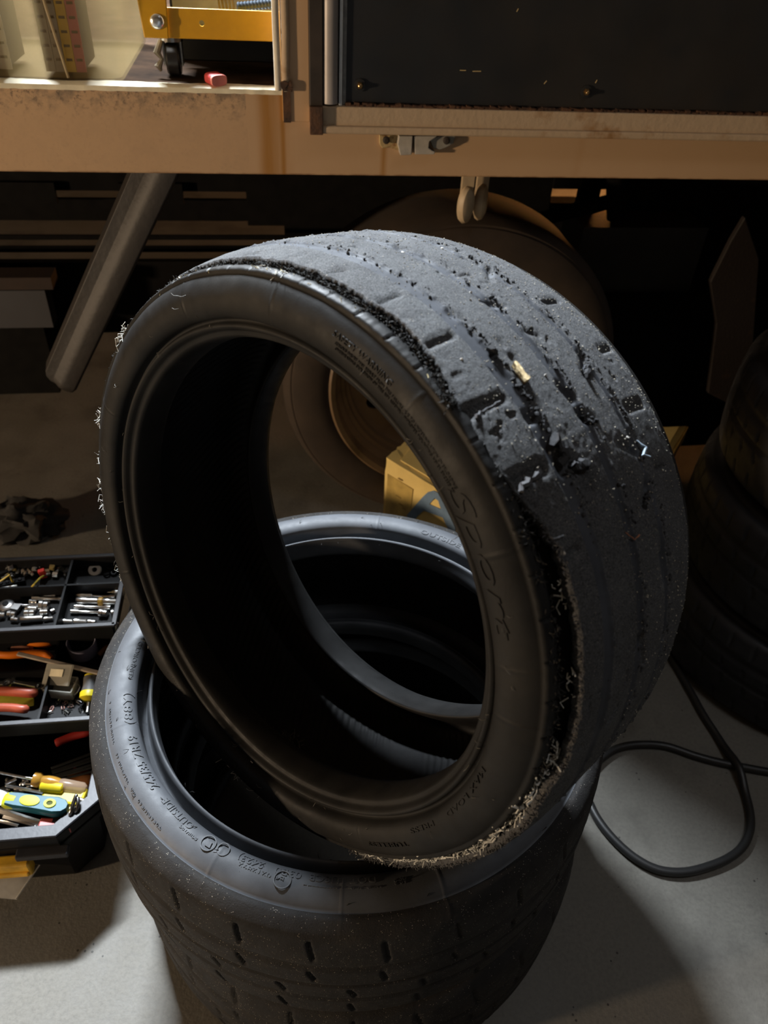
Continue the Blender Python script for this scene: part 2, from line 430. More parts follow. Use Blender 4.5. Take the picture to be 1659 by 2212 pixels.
linm = rubber('liner_rubber', (.009, .009, .0095), .55, grain=.3, gscale=400.)
treadB = rubber('scrubbed_tread_rubber', (.034, .035, .038), .74, (.062, .064, .068), 22., .42, .72, 1., 1.0, 900., spec=.3, salt=.45)
ringB = lambda a: 1.
def dispC(A, R, Z):
    d = np.zeros_like(A); up = Z > .09
    edge = (R > .3055) & (Z > .085)&(Z < .109)
    d += edge*(.0010*fbm(A, Z, .006, 31)+.0008*fbm(A, Z, .0025, 33))
    # shoulder block cuts
    bl = 64
    ph = ((A/(2*PI)*bl) % 1)
    d -= .0012*edge*(abs(ph-.5) < .035)
    side = up & (R < .303) & (R > .268)
    for a in (.02, .47, 5.79, 5.41, 5.13, 4.98, 3.9, 3.35, 2.75, 2.1, 1.3):
        d += .00045*(1-sstep(.0004, .0017, abs(((A-a+PI) % (2*PI)-PI)*.285)))*side
    d += side*.0010*fbm(A, R*2, .05, 35, octv=3)
    lin = (R > .285) & (abs(Z) < .093) & (R < .3075)
    d += lin*.0009*np.sin(2*PI*(A*.305-Z*.8)/.0115)*(1-sstep(.008, .014, Z))*sstep(.2, .6, fbm(A, Z, .08, 36)+.5)
    return d
_pc = resample(full(HALFB, 1.), 260)
car = revolve('sidewall', _pc, 1400, carm, worn, dispC, kB)
car.data.materials.append(linm)
_in = np.zeros(260, bool); _in[(np.arange(260) > np.argmin(np.hypot(_pc[:, 0]-.250, _pc[:, 1]-.066))) & (np.arange(260) < np.argmin(np.hypot(_pc[:, 0]-.250, _pc[:, 1]+.066)))] = True
_ix = np.zeros((1400, 260), np.int32); _ix[:, _in] = 1; car.data.polygons.foreach_set('material_index', _ix.ravel())
def wrapd(A, lo, hi, s=6):   # window in degrees
    Ad = (np.degrees(A)+180) % 360-180
    return sstep(lo-s, lo+s, Ad)*(1-sstep(hi-s, hi+s, Ad))
def edge_z(A):
    Ad = (np.degrees(A)+180) % 360-180
    e = .0985-.004*wrapd(A, -26, 60)-.010*wrapd(A, -84, -47, 4)+.004*wrapd(A, -150, -84, 5)+.006*wrapd(A, -42, -30, 3)
    return e+.0035*fbm(A, A*0, .02, 51)+.004*fbm(A, A*0, .006, 52)
def liftB(A): return .0075*wrapd(A, -90, -52, 8)+.0125*wrapd(A, -150, -88, 8)+.002*wrapd(A, -26, 60)
def outR(z): return .305+.020*(1-np.abs(z/.111)**3)
def to_tread(px, py, z_guess=None):   # pixel -> (angle, z) on the tread
    d = ray(px, py); o_ = mBi@Vector(CAMP); dl = (mBi.to_3x3()@Vector(d))
    best = None
    for t in np.linspace(.3, 1.6, 1300):
        p = o_+dl*t; a = math.atan2(p.y, p.x); r = math.hypot(p.x, p.y)
        if abs(p.z) < .111 and r <= float(outR(p.z))*float(kB(a)): return a, p.z
    return None
slotsB = []
for (x0_, y0_), (x1_, y1_), hw, dp in (
        ((682, 600), (742, 588), .0016, .004), ((795, 672), (862, 640), .0020, .0045), ((905, 762), (975, 728), .0030, .005),
        ((1010, 895), (1085, 862), .0036, .006), ((1095, 1052), (1170, 1015), .0046, .007), ((1175, 1235), (1240, 1190), .0040, .006),
        ((1205, 1395), (1240, 1392), .0024, .004), ((520, 560), (560, 548), .0014, .003), ((600, 570), (660, 552), .0014, .003),
        ((1178, 652), (1205, 650), .0026, .006), ((1300, 758), (1320, 752), .003, .006), ((1358, 884), (1388, 874), .0034, .006), ((1420, 1015), (1440, 1010), .003, .006),
        ((1058, 580), (1062, 605), .002, .005), ((1262, 770), (1268, 812), .0036, .006), ((1045, 650), (1085, 662), .003, .005), ((1255, 898), (1282, 912), .004, .006),
        ((1213, 838), (1236, 862), .004, .006), ((1145, 905), (1160, 900), .004, .006), ((1115, 780), (1108, 770), .003, .005), ((1345, 962), (1372, 975), .0035, .006),
        ((1400, 1050), (1395, 1095), .004, .006), ((1240, 1010), (1275, 1045), .008, .006), ((1190, 965), (1220, 1020), .003, .005),
        ((900, 512), (960, 520), .0016, .004), ((1000, 555), (1030, 568), .003, .005), ((770, 512), (785, 514), .0025, .004), ((690, 522), (702, 526), .0025, .004),
        ((1140, 716), (1165, 724), .002, .004), ((850, 535), (880, 537), .0015, .003), ((1085, 740), (1090, 748), .002, .003), ((975, 680), (1000, 690), .002, .003), ((1430, 1200), (1432, 1260), .003, .005), ((1385, 1380), (1392, 1430), .003, .005), ((1310, 1560), (1330, 1530), .003, .004)):
    p, q = to_tread(x0_, y0_), to_tread(x1_, y1_)
    if p and q: slotsB.append((p, q, hw, dp))
gz = []
for pts in ([(760, 560), (930, 660), (1040, 745), (1130, 880), (1200, 1010), (1250, 1120), (1300, 1270)],
            [(820, 520), (960, 590), (1090, 690), (1190, 800), (1290, 980), (1350, 1130), (1390, 1300)],
            [(960, 525), (1100, 610), (1190, 690), (1300, 850), (1360, 960), (1410, 1100), (1425, 1250)]):
    q = [to_tread(*p) for p in pts]; gz.append(sum(z for a, z in q if True)/len(q))
print('groove z', gz)
def dispT(A, R, Z, outer):
    d = np.zeros_like(A); calm = np.ones_like(A)
    wob = .0012*fbm(A, A*0, .05, 60)
    for i, (g, hw, dp) in enumerate(((gz[0], .0052, .0020), (gz[1], .0038, .0022), (gz[2], .0018, .0018), (gz[2]-.0055, .0010, .0010))):
        w2 = hw*(1+.45*fbm(A, A*0+i, .03, 62+i)); x = abs(Z-g-wob); ing = 1-sstep(w2-.0010, w2+.0008, x)
        d -= dp*ing*(.75+.5*fbm(A, A*0+i*7, .06, 66+i)); calm *= 1-ing*.9
        lip = np.exp(-((x-w2-.0022)/.0018)**2)*(Z < g+wob)
        d += lip*.0018*np.clip(fbm(A, Z, .006, 70+i)*3.2, 0, 1)
    for n_, (p, q, hw, dp) in enumerate(slotsB):
        wv = .0009*fbm(A, Z, .006, 200+n_)
        s_ = slot(A+wv/.3, Z+wv, p[0], p[1], q[0], q[1], hw*.8, soft=.0016); ramp_ = slot(A-.006, Z, p[0], p[1], q[0], q[1], hw*1.1, soft=.004)
        d += -dp*.60*s_-.0016*ramp_*(1-s_); calm *= 1-s_*.8
    lf = fbm(A, Z, .03, 80, octv=3); rough = sstep(-.15, .2, lf)*calm
    d += .0010*fbm(A, Z, .028, 85)+.0005*fbm(A, Z, .009, 81)*calm+rough*.0009*fbm(A, Z, .0034, 82, octv=3)
    pit = fbm(A, Z, .010, 90, octv=3)
    d -= .0016*sstep(.20, .26, pit)*sstep(0., .15, fbm(A, Z, .05, 91))*calm
    return d*outer
# tread band (closed cross-section, near edge follows the tear)
NT, MO, MI = 1700, 210, 10
th = np.linspace(0, 2*PI, NT, endpoint=False)
ez = edge_z(th)[:, None]; lf_ = liftB(th)[:, None]; far = -.106
s = np.linspace(0, 1, MO)[None]
Zo = ez+(far-ez)*s; A2 = np.broadcast_to(th[:, None], Zo.shape)
fall = np.clip(1-s/.42, 0, 1)**1.8
Ro = outR(Zo)+lf_*fall
Ro = Ro+dispT(A2, Ro, Zo, sstep(0, .004, np.abs(Zo-ez))*sstep(0, .004, np.abs(Zo-far)))
Ro = Ro+.0018*fbm(A2, Zo, .005, 95)*(1-sstep(.0, .008, np.abs(Zo-ez)))
si = np.linspace(1, 0, MI)[None]; Zi = ez-.0006+(far-ez+.001)*si
thick = np.where(si < .3, .0085, .0085)
Ri = outR(Zi)+lf_*np.clip(1-si/.42, 0, 1)**1.8-thick+.0012*fbm(np.broadcast_to(th[:, None], Zi.shape), Zi, .006, 96)
RR = np.concatenate([Ro, Ri], 1); ZZ = np.concatenate([Zo, Zi], 1); AA = np.broadcast_to(th[:, None], RR.shape)
RR = RR*kB(AA); Mt = RR.shape[1]
Vt = np.stack([RR*np.cos(AA), RR*np.sin(AA), ZZ], -1).reshape(-1, 3)
ii = np.arange(NT)[:, None]; jj = np.arange(Mt)[None]
Fq = np.stack([ii*Mt+jj, ii*Mt+(jj+1) % Mt, ((ii+1) % NT)*Mt+(jj+1) % Mt, ((ii+1) % NT)*Mt+jj], -1).reshape(-1, 4)
tread = mesh_np('tread', Vt, Fq, treadB, worn); tread['label'] = 'scuffed grey tread band peeling off along its near edge'
def groove_mask(A, Z):
    wob = .0012*fbm(A, A*0, .05, 60); mk = np.zeros(A.shape, bool)
    for i, (g, hw) in enumerate(((gz[0], .0052), (gz[1], .0038), (gz[2], .0018))):
        mk |= abs(Z-g-wob) < hw*(1+.45*fbm(A, A*0+i, .03, 62+i))+.0004
    return mk
tread.data.materials.append(rubber('smooth_groove_rubber', (.042, .045, .052), .70, grain=.12, gscale=300., spec=.2))
_gm = np.zeros((NT, Mt), np.int32); _gm[:, :MO] = groove_mask(A2, Zo); tread.data.polygons.foreach_set('material_index', _gm.ravel())
bvT = BVHTree.FromPolygons([Vector(v) for v in Vt], Fq[::1].tolist())
def hitB(px, py):
    o_ = mBi@Vector(CAMP); d = (mBi.to_3x3()@Vector(ray(px, py))).normalized()
    h = bvT.ray_cast(o_, d); return (h[0], h[1] if h[1].dot(d) < 0 else -h[1]) if h[0] else (None, None)
def polar(a, r, z):
    k = float(kB(a)); return Vector((r*k*math.cos(a), r*k*math.sin(a), z))
# dark frayed rubber along the tear
def spikes(n, amin, amax, rf, zf, L, wd, mat, name, lean=None, jit=.002):
    a = np.radians(rng.uniform(amin, amax, n)); r = rf(a, n); z = zf(a, n); k = kB(a)
    P = np.stack([r*k*np.cos(a), r*k*np.sin(a), z], -1)+rng.normal(0, jit, (n, 3))*[.5, .5, 1]
    rad = np.stack([np.cos(a), np.sin(a), 0*a], -1); D = rng.normal(0, 1, (n, 3))*.75+rad*(.35 if lean is None else lean[0])+np.array([0, 0, 1.])*(.8 if lean is None else lean[1])
    D /= np.linalg.norm(D, axis=1)[:, None]; Ls = L*rng.uniform(.4, 1.5, (n, 1))
    q = np.cross(D, rng.normal(0, 1, (n, 3))); q /= np.linalg.norm(q, axis=1)[:, None]; q2 = np.cross(D, q)
    W = wd*rng.uniform(.6, 1.4, (n, 1))
    bend = P+D*Ls*.5+q*Ls*.15
    V = np.stack([P+q*W, P-q*W*.5+q2*W*.87, P-q*W*.5-q2*W*.87, bend+q*W*.8, bend-q*W*.4+q2*W*.7, bend-q*W*.4-q2*W*.7, P+D*Ls], 1).reshape(-1, 3)
    base = (np.arange(n)*7)[:, None]
    Fs = []
    for i in range(3):
        j = (i+1) % 3
        Fs += [np.concatenate([base+i, base+j, base+3+j], 1), np.concatenate([base+i, base+3+j, base+3+i], 1), np.concatenate([base+3+i, base+3+j, base+6], 1)]
    o = mesh_np(name, V, np.concatenate(Fs), mat, worn, smooth=False); return tag(o, kind='stuff')
fray = M('frayed_black_rubber', (.010, .009, .007), .9, 0, .5, 200)
cordm = M('cream_cord', (.56, .56, .52), .85, 0, .25, 300)
spikes(9000, -32, 68, lambda a, n: .3060+.0042*rng.random(n), lambda a, n: edge_z(a)+.0045*rng.random(n), .0030, .0006, fray, 'frayed_rubber')
spikes(1800, 60, 178, lambda a, n: .3075+.004*rng.random(n), lambda a, n: edge_z(a)+.004*rng.random(n), .0035, .0006, fray, 'frayed_rubber')
spikes(700, -100, -40, lambda a, n: .306+.004*rng.random(n), lambda a, n: .096+.009*rng.random(n), .0045, .0006, fray, 'frayed_rubber', lean=(.5, .5))
lint = M('grey_rubber_lint', (.055, .055, .058), .9, 0, .3, 300)
spikes(900, -150, -45, lambda a, n: outR(edge_z(a))+liftB(a)-.002, lambda a, n: edge_z(a)-.001+.002*rng.random(n), .0030, .0005, lint, 'torn_edge_lint', lean=(.5, .5), jit=.0012)
spikes(700, -30, 175, lambda a, n: outR(edge_z(a))-.002, lambda a, n: edge_z(a)-.001+.002*rng.random(n), .0026, .00035, lint, 'torn_edge_lint', lean=(.6, .5), jit=.001)
# cream cord ends
def cords(n, amin, amax, rf, z, L, r, name='torn_cord', pw=1., mat=cordm):
    b_ = MB()
    for i in range(n):
        a = math.radians(random.uniform(amin, amax)); p = polar(a, rf(a)+random.gauss(0, .0012), z(a)+random.gauss(0, .0015))
        t_ = Vector((-math.sin(a), math.cos(a), 0)); rd = Vector((math.cos(a), math.sin(a), 0))
        d = (t_*random.gauss(0, 1.3)+rd*random.gauss(-.35, .4)+Vector((0, 0, random.uniform(.1, .9)))).normalized(); l = L*random.uniform(.3, 1.6)
        sdv = d.orthogonal()*random.gauss(0, .35)*l
        b_.tube([p, p+d*l*.5+sdv*.6, p+d*l+sdv*.2], [r*random.uniform(.7, 1.2)]*3, 5)
    return tag(b_.build(name, mat, worn), kind='stuff')
rl = lambda a: float(outR(edge_z(np.array(a)))+liftB(np.array(a)))-.0105
zl = lambda a: float(edge_z(np.array(a)))-.001
for (a0, a1, n) in ((-92, -79, 60), (-104, -92, 50), (-116, -104, 45), (-128, -117, 55), (-134, -128, 12), (-141, -136, 22), (-146, -144, 8)):
    cords(int(n*1.5), a0, a1, rl, zl, .0085, .00062)
cords(70, -146, -80, rl, zl, .008, .00022)
cords(10, -59, -55, rl, zl, .007, .0005); cords(9, -72, -66, rl, zl, .006, .0005)
rs_ = lambda a: .308; zs_ = lambda a: .104
for (a0, a1, n) in ((0.5, 3.5, 26), (5, 8, 10), (29, 30, 5), (54, 57, 26), (80, 83, 22), (92, 94, 8), (98, 101, 14), (102.5, 106, 26), (112, 114, 8), (120, 123, 7), (137, 139, 5), (168, 172, 10), (175, 178, 9), (181, 184, 5)):
    cords(int(n*(3 if a0 > 50 else 1.5)), a0, a1, rs_, zs_, .010 if a0 > 50 else .0055, .0003)
cords(60, -30, 60, rs_, zs_, .004, .0002, mat=M('straw_fibre', (.45, .38, .18), .8))
# grit, rubber crumbs, flaps
def blobs(pts, name, mat, parent=worn, stuff=True):
    base = bmesh.new(); bmesh.ops.create_icosphere(base, subdivisions=1, radius=1.); bv = np.array([v.co[:] for v in base.verts]); bf = np.array([[v.index for v in f.verts] for f in base.faces]); base.free()
    Vs, Fs = [], []
    for i, (p, r, fl) in enumerate(pts):
        sc = r*(1+rng.normal(0, .22, bv.shape)); sc3 = rng.uniform(.6, 1.3, 3)*fl
        Vs.append(bv*sc*sc3+np.array(p)); Fs.append(bf+i*len(bv))
    o = mesh_np(name, np.concatenate(Vs), np.concatenate(Fs), mat, parent, smooth=stuff is None)
    return tag(o, kind='stuff') if stuff else o
gp = []
for i in range(3600):
    a = math.radians(random.triangular(-110, 75, -25)); z = random.uniform(-.104, .088); 
    gp.append((polar(a, float(outR(z))+random.uniform(-.0002, .0005), z)[:], random.choice([.00022, .0003, .0004, .0004, .0006]), 1.))
blobs(gp, 'road_grit', M('pale_grit', (.30, .27, .21), .8, 0, .35, 500))
gp = []
for i in range(420):
    a = math.radians(random.triangular(-95, 15, -38)); g = random.choice([gz[0], gz[0], gz[1], gz[2]]); z = g-random.uniform(.004, .011)
    gp.append((polar(a, float(outR(z))+.0003, z)[:], random.uniform(.0006, .0018), 1.))
blobs(gp, 'rubber_crumbs', rubber('crumb_rubber', (.032, .032, .034), .75, grain=.8))
white = M('white_stone', (.42, .40, .36), .6)
gp = []
for (px, py) in ((1187, 979), (1218, 1195), (1178, 811), (997, 776), (1355, 944), (955, 538), (1017, 632), (905, 505), (1164, 1160), (870, 545), (1016, 648)):
    h, nn = hitB(px, py)
    if h: gp.append((h[:], .0014, 1.))
blobs(gp, 'stone_chips', white)
def flap(pxs, r, mat, name='rubber_flap', lab=None):
    P = []
    for (px, py) in pxs:
        h, nn = hitB(px, py)
        if h is None: return
        P.append(h+nn*r*.6)
    b_ = MB(); k = len(P); rs2 = [r*(.6+.4*math.sin(PI*(i+.6)/k)) for i in range(k)]
    Q = []
    for a, c in zip(P, P[1:]): Q += [a.lerp(c, t_)+Vector(rng.normal(0, r*.30, 3)) for t_ in (0, .2, .4, .6, .8)]
    Q.append(P[-1]); b_.tube(Q, [r*random.uniform(.35, 1.25) for _ in Q], 6)
    o = b_.build(name, mat, worn, smooth=True)
    if lab: o['label'] = lab
crm = MATS['crumb_rubber']
flap([(1196, 948), (1204, 965), (1215, 985), (1212, 1000)], .0042, crm); flap([(1228, 1012), (1248, 1003), (1266, 998)], .0042, crm)
flap([(1257, 898), (1262, 912), (1278, 912), (1290, 908)], .0020, crm); flap([(1272, 788), (1270, 805), (1266, 820)], .0022, crm)
flap([(1060, 758), (1066, 766)], .0034, crm); flap([(1400, 1062), (1394, 1082), (1390, 1096)], .0020, crm)
flap([(1068, 578), (1072, 590)], .0016, crm); flap([(1170, 1020), (1140, 1045), (1120, 1060)], .0030, lint, lab='grey torn rubber flap at the start of the split')
flap([(1240, 1195), (1210, 1225), (1180, 1240)], .0016, lint); flap([(1080, 868), (1045, 892), (1030, 905)], .0016, lint); flap([(880, 735), (905, 750)], .0016, lint)
flap([(1175, 1150), (1195, 1165), (1215, 1158)], .0009, lint); flap([(1350, 1150), (1370, 1165), (1380, 1155)], .0006, M('rust_wire', (.25, .10, .05), .7))
flap([(1040, 968), (1048, 960)], .0010, crm); flap([(1036, 964), (1044, 975)], .0010, crm)
h, nn = hitB(1122, 806)
chip = MB(); rm = nn.to_track_quat('Z', 'Y').to_matrix()
chipo = []
Pc = [hitB(*p) for p in ((1104, 790), (1118, 786), (1140, 822), (1130, 830))]
bmc = bmesh.new(); top = [bmc.verts.new(p+q*.0034) for p, q in Pc]; bot = [bmc.verts.new(p-q*.001) for p, q in Pc]
bmc.faces.new(top); bmc.faces.new(bot[::-1])
for i in range(4): bmc.faces.new((bot[i], bot[(i+1) % 4], top[(i+1) % 4], top[i]))
bmesh.ops.subdivide_edges(bmc, edges=bmc.edges[:], cuts=3, use_grid_fill=True)
for v in bmc.verts: v.co += Vector(rng.normal(0, .0005, 3))
bmesh.ops.recalc_face_normals(bmc, faces=bmc.faces)
me = bpy.data.meshes.new('wood_chip'); bmc.to_mesh(me); bmc.free(); me.materials.append(M('split_wood', (.44, .33, .17), .8, 0, .35, 300, .5, 600))
wc = link(bpy.data.objects.new('wood_chip', me)); wc.matrix_world = mB; tag(wc, 'small straw-coloured wood chip wedged in the torn tyre tread', 'wood chip')
P3 = [hitB(*p) for p in ((1373, 952), (1380, 960), (1385, 970), (1382, 985), (1388, 992))]
tb = MB(); tb.tube([p+q*(.002+.001*i) for i, (p, q) in enumerate(P3)], [.0006, .001, .0013, .0014, .0006], 6)
to_ = tb.build('thread', M('blue_grey_thread', (.20, .25, .30), .8)); to_.matrix_world = mB; tag(to_, 'pale blue-grey thread caught in the far tread groove of the torn tyre', 'thread')
def to_liner(px, py):
    d = ray(px, py); o_ = mBi@Vector(CAMP); dl = (mBi.to_3x3()@Vector(d)); 
    for t in np.linspace(.6, 1.6, 1500):
        p = o_+dl*t; a = math.atan2(p.y, p.x); r = math.hypot(p.x, p.y)/float(kB(a))
        if p.z < .07 and p.z > -.09 and r > .2995+.006*(1-abs(p.z)/.09): return p
upL = mBi.to_3x3()@Vector((0, 0, 1))
b_ = MB()
for i, (px, py, l) in enumerate(((490, 1445, 18), (506, 1470, 30), (522, 1500, 36), (538, 1525, 38), (556, 1548, 36), (575, 1570, 36), (592, 1588, 30), (610, 1600, 22))):
    p = to_liner(px, py)
    if p: q = p+upL*(l*.00062); b_.tube([p, p.lerp(q, .5)+Vector((.0004, 0, 0)), q], [.0006, .0005, .0003], 5)
tag(b_.build('liner_whiskers', M('pale_whisker', (.16, .15, .135), .6), worn), kind='stuff')
b_ = MB()
for i in range(26):
    p = to_liner(random.gauss(628, 12), random.gauss(1598, 7))
    if p: q = p+Vector(rng.normal(0, .005, 3))+upL*.008; b_.tube([p, p.lerp(q, .6)+Vector(rng.normal(0, .001, 3)), q], [.0007, .0006, .0004], 5)
tag(b_.build('loose_fibre_tuft', MATS['pale_whisker'], worn), kind='stuff')
# lettering on the torn tyre
_hb = resample(full(HALFB, 1.), 900); _s = (_hb[:, 1] > .105) & (_hb[:, 0] > .2665) & (_hb[:, 0] < .303)
_ob = np.argsort(_hb[_s][:, 0]); _rb, _zb = _hb[_s][_ob][:, 0], _hb[_s][_ob][:, 1]
zfB = lambda r: np.interp(r, _rb, _zb)
rd = math.radians
arc_text('sidewall_lettering', 'SAFETY WARNING', .0062, .2880, rd(-12.5), zfB, carm, worn, kB, span=rd(12), lift=.0009)
for i, tx in enumerate(('SERIOUS INJURY MAY RESULT FROM TIRE FAILURE DUE TO UNDERINFLATION OVERLOADING', 'OVERHEATING EXPLOSION OF TIRE RIM ASSEMBLY IMPROPER MOUNTING NEVER EXCEED PSI')):
    arc_text('sidewall_lettering', tx, .0032, .2835-.0036*i, rd(-13.5-.3*i), zfB, carm, worn, kB, span=rd(27), lift=.0008)
arc_text('sidewall_lettering', 'Sport', .020, .2760, rd(-39.5), zfB, carm, worn, kB, span=rd(22), shear=.3, lift=.0007)
arc_text('sidewall_lettering', 'TUBELESS', .0065, .2830, rd(-120), zfB, carm, worn, kB, span=rd(14), lift=.0009)
arc_text('sidewall_lettering', 'MAX LOAD', .0065, .2720, rd(-86), zfB, carm, worn, kB, span=rd(17), lift=.0009)
arc_text('sidewall_lettering', 'PRESS', .0065, .2720, rd(-108), zfB, carm, worn, kB, span=rd(9), lift=.0009)
arc_text('sidewall_lettering', 'DOT 1U8CB', .0085, .2730, rd(178), zfB, carm, worn, kB, span=rd(24), lift=.0009)
b_ = MB()
for g, (a, r0, sl) in enumerate(((143, .2815, 0), (146.5, .2815, 1), (150, .2815, 0))):
    for i in range(5):
        if sl: p0, p1 = (a-2.2+i*.75, .274), (a+.4+i*.55, .290)
        else: p0, p1 = (a-1.3+i*.7, .2720), (a-1.9+i*.7, .2915)
        b_.tube([polar(rd(p0[0]), p0[1], float(zfB(p0[1]))), polar(rd((p0[0]+p1[0])/2), (p0[1]+p1[1])/2, float(zfB((p0[1]+p1[1])/2))), polar(rd(p1[0]), p1[1], float(zfB(p1[1])))], .0004, 4)
b_.build('moulded_emblem', carm, worn)
wl = M('grey_whisker', (.10, .095, .08), .6)
whiskers(worn, 46, wl, .268, .300, zfB, kB, seed=8, L=.0065, r=.00022)
whiskers(worn, 26, wl, .258, .262, lambda r: .108, kB, seed=9, L=.006, r=.00025)
#@@STACK
# ------------------------------------------------------------------ tyre stack on the right
sideC = rubber('dark_tyre_rubber', (.020, .020, .022), .42, (.040, .040, .043), 8., .5, .8, 0, .15, 500.)
LC = ('bottom tyre of the tall right-hand stack, standing on the concrete floor', 'second tyre up in the tall right-hand stack, lateral tread sipes',
      'third tyre up in the tall right-hand stack, level with the yellow box', 'topmost visible tyre of the tall right-hand stack')
for i, (cx, cy, sc) in enumerate(((.945, 1.195, 1.0), (.955, 1.200, 1.0), (.965, 1.21, .985), (.985, 1.225, .95))):
    o = car_tyre('car_tyre', .1075+.2135*i, cx, cy, sideC, 640, 120, LC[i], seed=11+i, rot=.5*i+.2, scale=sc, nslot=44, zs=.878)
#@@TRUCK
# ------------------------------------------------------------------ truck (coordinates: u along the side, w inward, z up)
def paint_mat():
    k = N('weathered_cream_paint')
    sx = k.n('ShaderNodeSeparateXYZ'); k.l(k.tc.outputs['Object'], sx.inputs[0]); U, Zc = sx.outputs[0], sx.outputs[2]
    c = k.mix(k.noise(6, 5), (.47, .30, .165), (.55, .36, .20))
    band = k.math('SMOOTH_MAX', k.math('MULTIPLY', k.math('SUBTRACT', Zc, .950), 22., True), 0.)
    left = k.math('LESS_THAN', U, -.27)
    spk = k.ramp(k.noise(38, 8, .72), [(.46, (0, 0, 0)), (.60, (1, 1, 1))])
    c = k.mix(k.math('MULTIPLY', k.math('MULTIPLY', spk, left), k.math('MULTIPLY', band, .9)), c, (.20, .15, .10))
    fine = k.ramp(k.noise(150, 6, .7), [(.55, (0, 0, 0)), (.63, (1, 1, 1))])
    c = k.mix(k.math('MULTIPLY', k.math('MULTIPLY', fine, left), k.math('MULTIPLY', band, .9)), c, (.10, .07, .05))
    vs = k.n('ShaderNodeMapping'); vs.inputs['Scale'].default_value = (60, 60, 5); k.l(k.tc.outputs['Object'], vs.inputs[0])
    st = k.noise(1., 4, .6, vs.outputs[0])
    for u_, wd, am in ((-.236, .020, .9), (-.212, .006, 1.), (-.040, .008, .8), (-.225, .035, .45), (.31, .012, .12)):
        d = k.math('DIVIDE', k.math('ABSOLUTE', k.math('SUBTRACT', U, u_)), wd)
        g = k.math('MULTIPLY', k.math('SUBTRACT', 1., d, True), k.math('MULTIPLY', st, 2.2*am), True)
        c = k.mix(g, c, (.36, .17, .035))
    bot = k.math('MULTIPLY', k.math('SUBTRACT', .874, Zc), 260., True)
    c = k.mix(k.math('MULTIPLY', bot, k.ramp(k.noise(30, 5), [(.4, (0, 0, 0)), (.6, (1, 1, 1))])), c, (.22, .11, .05))
    k.col(c); k.set(.5); k.bump(k.noise(80, 5), .12, .001); return k.m
paint = paint_mat()
cream = M('worn_cream_edge', (.78, .70, .50), .5, 0, .12, 60, .3, 90)
def rusty(name, base, rust, lo=.45, hi=.6, scale=30, rough=.7):
    k = N(name); mk = k.ramp(k.noise(scale, 7, .65), [(lo, (0, 0, 0)), (hi, (1, 1, 1))])
    k.col(k.mix(mk, base, rust)); k.set(rough); k.bump(k.noise(scale*6, 6), .5, .002); return k.m
rust = rusty('rust', (.10, .045, .020), (.045, .022, .012)); rustcream = rusty('rust_stained_cream', (.46, .34, .22), (.30, .16, .06), .56, .72, 14)
darkm = M('dark_chassis_paint', (.005, .0045, .004), .9, 0, .3, 30, spec=.1); deckm = M('dirty_deck_wood', (.035, .019, .010), .85, 0, .6, 18, .5, 60, spec=.1)
truck = empty('truck', tuple(TO), YAW, 'weathered cream truck with rusty sill, dark panel door and rear wheel behind the tyres', 'truck')
def tb_(name, u, w_, z, mat, bev=.0, smooth=False):
    b_ = MB(); b_.box(((u[0]+u[1])/2, (w_[0]+w_[1])/2, (z[0]+z[1])/2), (u[1]-u[0], w_[1]-w_[0], z[1]-z[0]))
    return b_.build(name, mat, truck, bevel=bev)
ZB = (T(0, 372, 0)[2]+T(1659, 390, 0)[2])/2; ZT = 1.003
UP = T(612, 200, 0)[0]
tb_('sill', (-1.5, 1.5), (.002, .05), (ZB, ZT-.006), paint, .002)
# chipped bright lip on top of the sill
b_ = MB(); n = 150; lipv = []
for i in range(n+1):
    u = -1.5+(UP+1.5)*i/n; a = .020+.0035*math.sin(u*37)+random.uniform(-.0016, .0016); f_ = -.0035+random.uniform(-.0012, .0008)
    lipv.append([b_.b.verts.new(q) for q in ((u, f_, ZT-.008+random.uniform(-.0006, .0006)), (u, f_, ZT-.001), (u, .003, ZT+.0015+random.uniform(0, .0006)), (u, a, ZT+.0012), (u, a+.0015, ZT-.004))])
for p, q in zip(lipv, lipv[1:]):
    for i in range(4): b_.b.faces.new((p[i], p[i+1], q[i+1], q[i]))
b_.build('sill_lip', cream, truck, smooth=True)
tb_('deck', (-3., 1.5), (.05, 2.6), (ZT-.025, ZT-.001), deckm)
tb_('deck_edge', (-1.5, UP), (.004, .05), (ZT-.006, ZT-.0005), deckm)
u1 = T(606, 100, -.004)[0]; u2 = T(668, 100, -.004)[0]; zP = T(640, 263, -.004)[2]
seal = M('old_white_seal', (.55, .50, .40), .6, 0, .2, 30, .4, 80)
b_ = MB(); b_.tube([(u1-.006, -.004, ZT-.001), (u1-.0065, -.006, 1.1), (u1-.007, -.005, 2.2)], .0055, 10); b_.build('door_seal', seal, truck, smooth=True)
b_ = MB(); b_.tube([(u1+.007, -.006, ZT-.001), (u1+.0062, -.007, 1.03), (u1+.008, -.006, 1.08), (u1+.007, -.006, 2.2)], .0068, 10); b_.build('door_seal', rustcream, truck, smooth=True)
tb_('corner_post', (u1, u2+.0), (-.006, .03), (zP, 2.3), paint, .0015)
tb_('corner_post_rust_plate', (u1+.001, T(628, 230, -.008)[0]), (-.0085, -.005), (zP-.0005, T(628, 188, -.008)[2]), rust)
b_ = MB()
for i in range(16): 
    p = T(620+random.uniform(-9, 9), 187+random.uniform(-9, 9), -.012); b_.box(p, (random.uniform(.003, .008),)*2+(random.uniform(.002, .006),), Matrix.Rotation(random.random()*3, 3, 'Y'))
tag(b_.build('corroded_bracket', rust, truck), kind='stuff')
